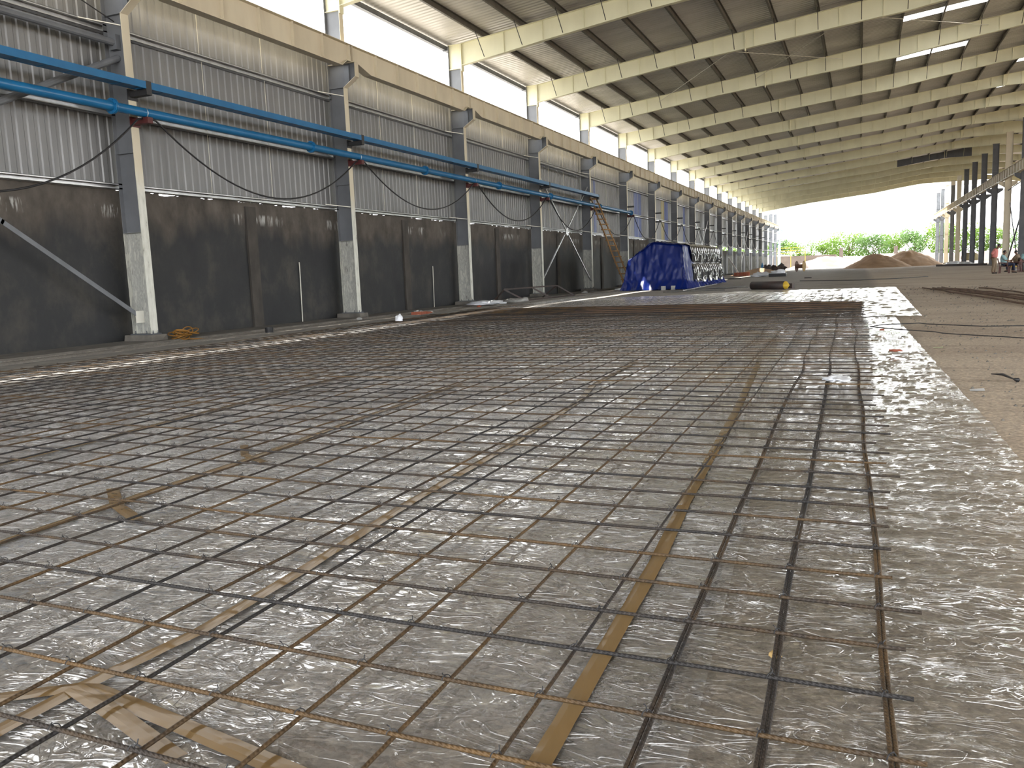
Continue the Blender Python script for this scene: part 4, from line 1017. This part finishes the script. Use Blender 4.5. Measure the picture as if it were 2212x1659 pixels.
# things by the right row
mb = MB(); z = .05
mb.bar((7.5, 100, .16), (11.3, 93.4, .16), .25, .22); tag(mb.build('steel_beam', 'brownst'), 'long dark steel beam lying on the ground before the right row', 'steel beam')
mb = MB(); mb.bar((11.6, YK(14)-1.6, .1), (12.1, YK(14)+.6, 5.3), .16); tag(mb.build('leaning_brace', 'dark'), 'dark prop leaning beside the column with the yellow hopper', 'prop')
mb = MB(); mb.bar((11.75, YK(10)-1.7, .1), (11.9, YK(9)+.2, 4.6), .10); tag(mb.build('leaning_brace', 'dark'), 'dark brace pole slanting up behind the seated person', 'prop')
mb = MB(); mb.bar((11.85, YK(9)+1, .1), (11.95, YK(10)-1.2, 5.5), .07); tag(mb.build('leaning_brace', 'dark'), 'thin crossing brace pole behind the two brace pole at the right edge', 'prop')
mb = MB(); mb.tube([(11.8, YK(10)-1, 6.6), (11.8, YK(9)-1, 6.9)], .04, 6); tag(mb.build('tie_bar', 'dark'), 'thin level tie bar under the crane girder at the right edge', 'tie bar')
blob((12.6, YK(14)+.6, .75), (1.0, .9, .75), 77, mat('yellow_dull', (.40, .34, .18), .7), 'hopper', 'dull yellow hopper behind the dark columns of the right row', 'hopper', .25)
blob((10.9, 75.5, .12), (.35, .3, .25), 78, 'yellow', 'yellow_bucket', 'small yellow bag at the foot of a dark column left of the standing person', 'bag', .3)
for i, (x, y) in enumerate([(9.9, 108), (10.6, 104), (10.2, 112)]): blob((x, y, .15), (.8, .6, .3), 80+i, bag, 'white_sack', ['white sack before the far right columns, nearest', 'white sack before the far right columns, middle', 'white sack before the far right columns, farthest'][i], 'sack', .4)
blob((9.9, 62, .02), (.9, .5, .05), 90, bag, 'white_sheet', 'flat white sheet on the ground under the chairs', 'sheet', .3)
# scraps on the earth
cordp = [(.14, 13.05), (.3, 13.42), (.81, 13.67), (1.57, 13.09), (2.4, 12.9), (3.5, 13.2)]
def cord(P, r, lab):
    mb = MB(); pts = []
    for a, b in zip(P, P[1:]):
        for i in range(8): t = i/8; x = a[0]+(b[0]-a[0])*t; y = a[1]+(b[1]-a[1])*t; pts.append((x, y+.02*fbm(x*4, y), gz(x, y)+.045+(.02 if x > .9 else .03)))
    mb.tube(pts, r, 6); tag(mb.build('ground_cable', 'cable', None, True), lab, 'cord')
cord(cordp, .008, 'upper strand of black cord running right from the mesh over the earth')
cord([(.14, 13.03), (.5, 12.5), (1.14, 11.73), (1.77, 11.14), (2.6, 10.6)], .007, 'lower strand of black cord running right from the mesh over the earth')
cord([(-3, 47), (0, 44), (2.2, 46), (3.4, 49)], .02, 'thin dark cord on the bare earth beyond the far plastic sheet')
mb = MB(); z = gz(1.11, 7.95); mb.tube([(1.05, 8.1, z+.02), (1.12, 8.0, z+.03), (1.17, 7.8, z+.02), (1.19, 7.72, z+.02)], [.004, .012, .006, .02], 6); tag(mb.build('hand_hook', 'cable', None, True), 'small black hooked tool lying on the earth at the right', 'tool')
for (x, y, c, l) in ((.83, 10.6, (.55, .56, .35), 'pale yellow wrapper on the earth right of the plastic sheet'), (.84, 7.2, (.6, .6, .6), 'small white scrap on the earth at the sheet edge'), (1.35, 33, (.6, .6, .6), 'tiny white scrap on the earth beyond the far sheet')):
    mb = MB(); z = gz(x, y)+.006; mb.add([(x-.05, y-.04, z), (x+.05, y-.05, z+.004), (x+.055, y+.05, z+.01), (x-.045, y+.04, z)], [(0, 1, 2, 3)])
    mb.add([(x-.05, y-.04, z-.003), (x+.05, y-.05, z+.001), (x+.055, y+.05, z+.007), (x-.045, y+.04, z-.003)], [(3, 2, 1, 0)]); tag(mb.build('paper_scrap', mat('scrap', c, .7)), l, 'scrap')
blob((.36, 9.7, .06), (.06, .05, .016), 93, 'brick', 'clay_piece', 'small brown clay piece lying on the loose plastic strip', 'clay piece', .5)
blob((.28, 12.6, .06), (.03, .03, .015), 94, 'brick', 'clay_piece', 'tiny brown clay piece on the loose strip by the black cord', 'clay piece', .5)
blob((-.19, 2.12, .03), (.016, .016, .010), 95, 'reelwood', 'pebble', 'single tan pebble under the film near the front right of the mesh', 'pebble', .3)
# gravel on the earth at the right
gr = random.Random(11); mb = MB()
for i in range(1500):
    y = 3+30*gr.random()**1.6; x = .8+gr.random()*(1.+y*.25); s_ = .006+.012*gr.random()**3+.0006*y; z = gz(x, y)
    vs = [(x+s_*gr.uniform(.6, 1.1)*a, y+s_*gr.uniform(.6, 1.1)*b, z+s_*c) for a, b, c in ((1, 0, 0), (0, 1, 0), (-1, 0, 0), (0, -1, 0), (0, 0, .8), (0, 0, -.5))]
    mb.add(vs, [(0, 1, 4), (1, 2, 4), (2, 3, 4), (3, 0, 4), (1, 0, 5), (2, 1, 5), (3, 2, 5), (0, 3, 5)])
tag(mb.build('gravel', 'apron', None, True), 'scattered small stones over the brown earth at the right', 'gravel', kind='stuff')
# ------------------------------------------------------------------ people
def skin_mesh(name, verts, edges, mt, root_i=0, parent=None, sub=2):
    me = bpy.data.meshes.new(name); me.from_pydata([v[:3] for v in verts], edges, []); o = bpy.data.objects.new(name, me); COL.objects.link(o)
    md = o.modifiers.new('skin', 'SKIN'); md.use_smooth_shade = True
    sv = me.skin_vertices[0].data if me.skin_vertices else None
    if sv is None:
        bpy.context.view_layer.objects.active = o; sv = me.skin_vertices[0].data
    for i, v in enumerate(verts):
        r_ = v[3]; sv[i].radius = r_ if isinstance(r_, tuple) else (r_, r_)
    sv[root_i].use_root = True
    if sub: s_ = o.modifiers.new('sub', 'SUBSURF'); s_.levels = sub; s_.render_levels = sub
    me.materials.append(M[mt] if isinstance(mt, str) else mt)
    if parent: o.parent = parent
    return o
def chain(lst, start=0): return [(start+i, start+i+1) for i in range(len(lst)-1)]
def person(loc, rz, J, top, legs, label, cap=False):
    """J: joint dict in metres, figure facing +X, z up"""
    root = empty('person', loc, label, 'person'); root.rotation_euler = (0, 0, rz)
    V = []; E = []; idx = {}
    def add(n, r): idx[n] = len(V); V.append((*J[n], r)); return idx[n]
    for n, r in (('pelvis', (.10, .08)), ('waist', (.105, .08)), ('chest', (.13, .09)), ('neck', .05), ('chin', .055), ('head', (.078, .088)), ('crown', (.06, .07))): add(n, r)
    E += [(idx[a], idx[b]) for a, b in (('pelvis', 'waist'), ('waist', 'chest'), ('chest', 'neck'), ('neck', 'chin'), ('chin', 'head'), ('head', 'crown'))]
    for s_ in 'lr':
        for n, r in (('sho', .055), ('elb', .038), ('wri', .026), ('palm', (.034, .016)), ('hip', .07), ('knee', .055), ('ank', .038), ('toe', .032)): add(n+s_, r)
        E += [(idx['chest'], idx['sho'+s_]), (idx['sho'+s_], idx['elb'+s_]), (idx['elb'+s_], idx['wri'+s_]), (idx['wri'+s_], idx['palm'+s_]), (idx['pelvis'], idx['hip'+s_]), (idx['hip'+s_], idx['knee'+s_]), (idx['knee'+s_], idx['ank'+s_]), (idx['ank'+s_], idx['toe'+s_])]
        p = Vector(J['palm'+s_]); d = (p-Vector(J['wri'+s_])).normalized(); sd_ = d.cross(Vector((0, 0, 1)));
        if sd_.length < .2: sd_ = Vector((0, 1, 0))
        sd_.normalize(); cu = d.cross(sd_).normalized()
        for fi, (off, ln) in enumerate(((-.028, .055), (-.010, .07), (.010, .075), (.027, .065))):
            a = len(V); V.append((*(p+sd_*off+d*.03), .009)); V.append((*(p+sd_*off+d*(.03+ln*.55)+cu*.008), .008)); V.append((*(p+sd_*off*1.05+d*(.03+ln*.9)+cu*.03), .007)); E += [(idx['palm'+s_], a), (a, a+1), (a+1, a+2)]
        a = len(V); V.append((*(p-sd_*.04-d*.01), .010)); V.append((*(p-sd_*.06+d*.02+cu*.01), .009)); E += [(idx['palm'+s_], a), (a, a+1)]
    hd = Vector(J['head']); ch = Vector(J['chin']); nk = Vector(J['crown']); upv = (nk-ch).normalized(); fw = Vector(J.get('face', (1, 0, 0))).normalized(); fw = (fw-upv*fw.dot(upv)).normalized(); sdv = upv.cross(fw)
    a = len(V); V.append((*(hd+fw*.095-upv*.03), .014)); E.append((idx['head'], a))
    for s_ in (-1, 1): a = len(V); V.append((*(hd+sdv*.085*s_-upv*.02), .016)); E.append((idx['head'], a))
    skin_mesh('body', V, E, 'skin', 0, root)
    # eyes and mouth
    for nm, off, mt in (('eye', (.088, .032, .0), 'hair'), ('eye', (.088, -.032, .0), 'hair'), ('mouth', (.082, 0, -.075), 'maroon')):
        mb = MB(); c = hd+fw*off[0]+sdv*off[1]+upv*off[2]; q = .009 if nm == 'eye' else .018
        mb.lathe([(.002, -.006), (q, 0), (.002, .006)], c, 8); o = mb.build(nm, mt, root)
    # hair: cap over the skull
    mb = MB(); vs = []; n = 14
    for i in range(n+1):
        th = math.pi*.60*i/n
        for k in range(2*n):
            ph = math.pi*k/n; lim = 1 if math.cos(ph) < .35 else .62
            t2 = th*lim; d = upv*math.cos(t2)+(fw*math.cos(ph)+sdv*math.sin(ph))*math.sin(t2)
            vs.append(hd-fw*.008+upv*.005+Vector((d.x*.100, d.y*.100, d.z*.105)))
    mb.add(vs, [(i*2*n+k, (i+1)*2*n+k, (i+1)*2*n+(k+1) % (2*n), i*2*n+(k+1) % (2*n)) for i in range(n) for k in range(2*n)]); mb.build('hair', 'hair', root, True)
    # shirt
    V = []; E = []
    g = lambda n: Vector(J[n])
    V = [(*(g('pelvis')*1.25-g('waist')*.25), (.21, .19)), (*g('waist'), (.19, .165)), (*g('chest'), (.215, .165)), (*(g('chest')*.30+g('neck')*.70), (.10, .085))]
    E = [(0, 1), (1, 2), (2, 3)]
    for s_ in 'lr': a = len(V); e = g('elb'+s_); V += [(*g('sho'+s_), .095), (*(g('sho'+s_)*.4+e*.6), .076), (*(e*.9+g('wri'+s_)*.1), .070)]; E += [(2, a), (a, a+1), (a+1, a+2)]
    skin_mesh('shirt', V, E, top, 0, root)
    V = [(*(g('pelvis')+Vector((0, 0, .05))), (.185, .165)), (*(g('pelvis')-Vector((0, 0, .02))), (.185, .165))]; E = [(0, 1)]
    for s_ in 'lr': a = len(V); V += [(*g('hip'+s_), .125), (*g('knee'+s_), .078), (*(g('knee'+s_)*.5+g('ank'+s_)*.5), .068), (*(g('ank'+s_)+(g('knee'+s_)-g('ank'+s_))*.10), .058)]; E += [(1, a), (a, a+1), (a+1, a+2), (a+2, a+3)]
    skin_mesh('trousers', V, E, legs, 0, root)
    for s_ in 'lr':
        a_ = g('ank'+s_); t_ = g('toe'+s_)
        skin_mesh('shoe', [(*(a_+(a_-t_)*.12-Vector((0, 0, .03))), .045), (*(a_*.5+t_*.5-Vector((0, 0, .01))), .045), (*t_, (.042, .036))], [(0, 1), (1, 2)], 'shoe', 0, root)
    return root
# standing, head bent, hands held behind at the hip
JS = dict(pelvis=(0, 0, .88), waist=(.02, 0, 1.02), chest=(.05, 0, 1.22), neck=(.12, 0, 1.38), chin=(.17, 0, 1.43), head=(.21, 0, 1.51), crown=(.24, 0, 1.57), face=(1, 0, -.8),
          shol=(.05, .18, 1.30), elbl=(-.10, .24, 1.06), wril=(-.12, .14, .90), palml=(-.13, .08, .87), shor=(.05, -.18, 1.30), elbr=(-.10, -.24, 1.06), wrir=(-.12, -.14, .90), palmr=(-.13, -.08, .88),
          hipl=(0, .09, .84), kneel=(.06, .12, .46), ankl=(.02, .14, .08), toel=(.17, .16, .035), hipr=(0, -.09, .84), kneer=(.0, -.12, .46), ankr=(-.06, -.13, .08), toer=(.09, -.15, .035))
person((6.75, 52.6, gz(6.9, 52.6)+.005), -.25, JS, 'pink', 'khaki', 'standing person in pink shirt and khaki trousers, head bent, hands behind')
# seated leaning forward in chair, facing right
JC = dict(pelvis=(0, 0, .50), waist=(-.06, 0, .63), chest=(-.10, 0, .84), neck=(-.06, 0, 1.02), chin=(-.02, 0, 1.08), head=(.0, 0, 1.16), crown=(.0, 0, 1.24), face=(1, 0, -.15),
          shol=(-.10, .19, .95), elbl=(.08, .25, .72), wril=(.28, .20, .66), palml=(.36, .17, .62), shor=(-.10, -.19, .95), elbr=(.06, -.25, .72), wrir=(.26, -.20, .66), palmr=(.34, -.17, .62),
          hipl=(.02, .09, .49), kneel=(.44, .12, .50), ankl=(.36, .12, .09), toel=(.52, .13, .035), hipr=(.02, -.09, .49), kneer=(.46, -.12, .50), ankr=(.48, -.12, .09), toer=(.64, -.13, .035))
def chair_at(loc, rz, lab):
    root = empty('plastic_chair', loc, lab, 'chair', 'chairs by the right row'); root.rotation_euler = (0, 0, rz)
    mb = MB(); mb.box(-.22, .22, -.22, .22, .36, .39); mb.build('seat', 'chair', root)
    mb = MB(); mb.add([(-.20, -.22, .39), (-.20, .22, .39), (-.33, .22, .85), (-.33, -.22, .85), (-.23, -.22, .39), (-.23, .22, .39), (-.36, .22, .85), (-.36, -.22, .85)], [(0, 1, 2, 3), (7, 6, 5, 4), (3, 2, 6, 7), (0, 3, 7, 4), (1, 5, 6, 2)]); mb.build('backrest', 'chair', root)
    for x in (-.2, .2):
        for y in (-.2, .2): mb = MB(); mb.bar((x, y, .37), (x*1.15, y*1.1, 0), .05); mb.build('leg', 'chair', root)
    for y in (-.24, .24): mb = MB(); mb.bar((-.26, y, .58), (.2, y, .56), .05); mb.bar((.18, y, .38), (.18, y, .56), .04); mb.build('armrest', 'chair', root)
p1 = (7.35, 53.3, gz(7.35, 53.3)+.004)
chair_at(p1, -.25, 'brown plastic chair under the person in pale aqua shirt'); person(p1, -.25, JC, 'aqua', 'navy', 'seated person in pale aqua shirt and navy trousers, facing right')
p3 = (8.45, 57.2, gz(8.6, 57.2)+.004)
chair_at(p3, 2.7, 'brown plastic chair mostly hidden behind the seated pair'); person(p3, 2.7, JC, 'khaki', 'navy', 'person seated farther back, only the dark head showing past the brace')
p2 = (8.75, 54.6, gz(8.85, 54.6)+.004)
person((p2[0]+.0, p2[1]+.75, p2[2]), -1.75, JC, 'aqua', 'navy', 'person in aqua shirt seated behind the small table at the right edge'); chair_at((p2[0], p2[1]+.75, p2[2]), -1.75, 'brown plastic chair behind the small table')
root = empty('small_table', p2, 'small dark table cut by the right edge of the picture', 'table')
mb = MB(); mb.box(-.45, .55, -.3, .3, .56, .60); mb.build('tabletop', 'chair', root)
for x in (-.42, .5):
    for y in (-.27, .27): mb = MB(); mb.bar((x, y, .57), (x, y, 0), .035); mb.build('leg', 'chair', root)
mb = MB(); mb.box(-.3, .5, -.22, .2, .12, .52); mb.build('black_shelf', 'cable', root)
# ------------------------------------------------------------------ trees
def crown_mesh(seed, n=2600, rx=4., rz=2.6, mt='leaf'):
    rr = random.Random(seed); mb = MB(); blobs = [(rr.uniform(-.7, .7)*rx, rr.uniform(-.6, .6)*rx*.7, rr.uniform(-.45, .75)*rz, rr.uniform(.28, .5)*rx) for _ in range(15)]
    for i in range(n):
        b = rr.choice(blobs); d = Vector((rr.gauss(0, 1), rr.gauss(0, 1), rr.gauss(0, 1))).normalized(); rad = b[3]*(rr.random()**.25)
        p = Vector(b[:3])+Vector((d.x*rad, d.y*rad, d.z*rad*.75)); s_ = rr.uniform(.10, .24)
        nrm = (d+Vector((rr.uniform(-.8, .8), rr.uniform(-.8, .8), rr.uniform(-.3, 1)))).normalized(); u = nrm.orthogonal().normalized(); u.rotate(Matrix.Rotation(rr.uniform(0, 6.3), 3, nrm)); v = nrm.cross(u)
        mb.add([p-u*s_, p-v*s_*.6+nrm*.04, p+u*s_, p+v*s_*.6+nrm*.04], [(0, 1, 2, 3)])
    return mb
protos = []
for i in range(3):
    o = crown_mesh(20+i, mt='leaf').build('crown', 'leaf' if i != 1 else 'leafb'); protos.append(o.data); bpy.data.objects.remove(o)
mb = MB(); mb.tube([(0, 0, -4.2), (.1, 0, -2.2), (0, .1, -.6), (.1, 0, .6)], [.22, .17, .12, .05], 7)
for a in range(5): mb.tube([(0, .05, -1.8+.3*a), (1.2*math.cos(a*1.3), 1.2*math.sin(a*1.3), -.6+.3*a), (2.1*math.cos(a*1.3), 2.1*math.sin(a*1.3), .3+.2*a)], [.09, .06, .02], 5)
o = mb.build('trunk', 'bark', None, True); tr_me = o.data; bpy.data.objects.remove(o)
tr = random.Random(9)
spots = [(-22, 196, .95, 0), (-17.5, 206, 1.05, 1), (-12.5, 200, .95, 0), (-7, 204, 1.05, 2), (-2.6, 210, 1.25, 0), (2.5, 204, 1.1, 1), (6.5, 212, 1.15, 2), (11.0, 206, 1.2, 1), (15.8, 204, 1.38, 0), (20.5, 206, 1.3, 2), (26, 206, 1.15, 0), (32, 200, 1.2, 1), (38, 196, 1.25, 2),
         (41, 178, 1.3, 0), (44, 166, 1.4, 1), (45, 154, 1.35, 2), (46, 143, 1.5, 0), (47, 133, 1.45, 1), (46, 124, 1.3, 0), (46, 115, 1.4, 2), (45, 106, 1.35, 1), (45, 97, 1.3, 0), (46, 88, 1.3, 2), (-28, 200, 1.0, 2)]
where = ['leafy tree at the far left, just past the end of the left wall', 'leafy tree behind the yellow railing', 'leafy tree right of the yellow railing', 'leafy tree above the cable reel', 'tall rounded tree behind the left concrete post', 'leafy tree between the two concrete posts', 'leafy tree behind the right concrete post', 'hazy dull green tree above the gap between the sand heaps', 'tallest tree, rising behind the right sand heap', 'leafy tree left of the first right row column', 'leafy tree behind the last columns of the right row', 'leafy tree seen between the far columns of the right row', 'leafy tree seen through the right row, beyond the hopper']
for i, (x, y, s_, kx) in enumerate(spots):
    if 13 <= i < 23: x += 6; s_ *= 1.12
    lab = where[i] if i < len(where) else ('leafy tree seen between the right row columns' if i < 23 else 'leafy tree hidden behind the end of the left wall')
    root = empty('leafy_tree', (x, y, 0), lab, 'tree', 'trees beyond the yard')
    zc = 3.15*s_
    for nm, me in (('crown', protos[kx]), ('trunk', tr_me)):
        o = bpy.data.objects.new(nm, me); COL.objects.link(o); o.parent = root; o.location = (0, 0, zc); o.scale = (s_*1.05, s_, s_*1.06); o.rotation_euler = (0, 0, tr.uniform(0, 6.3))
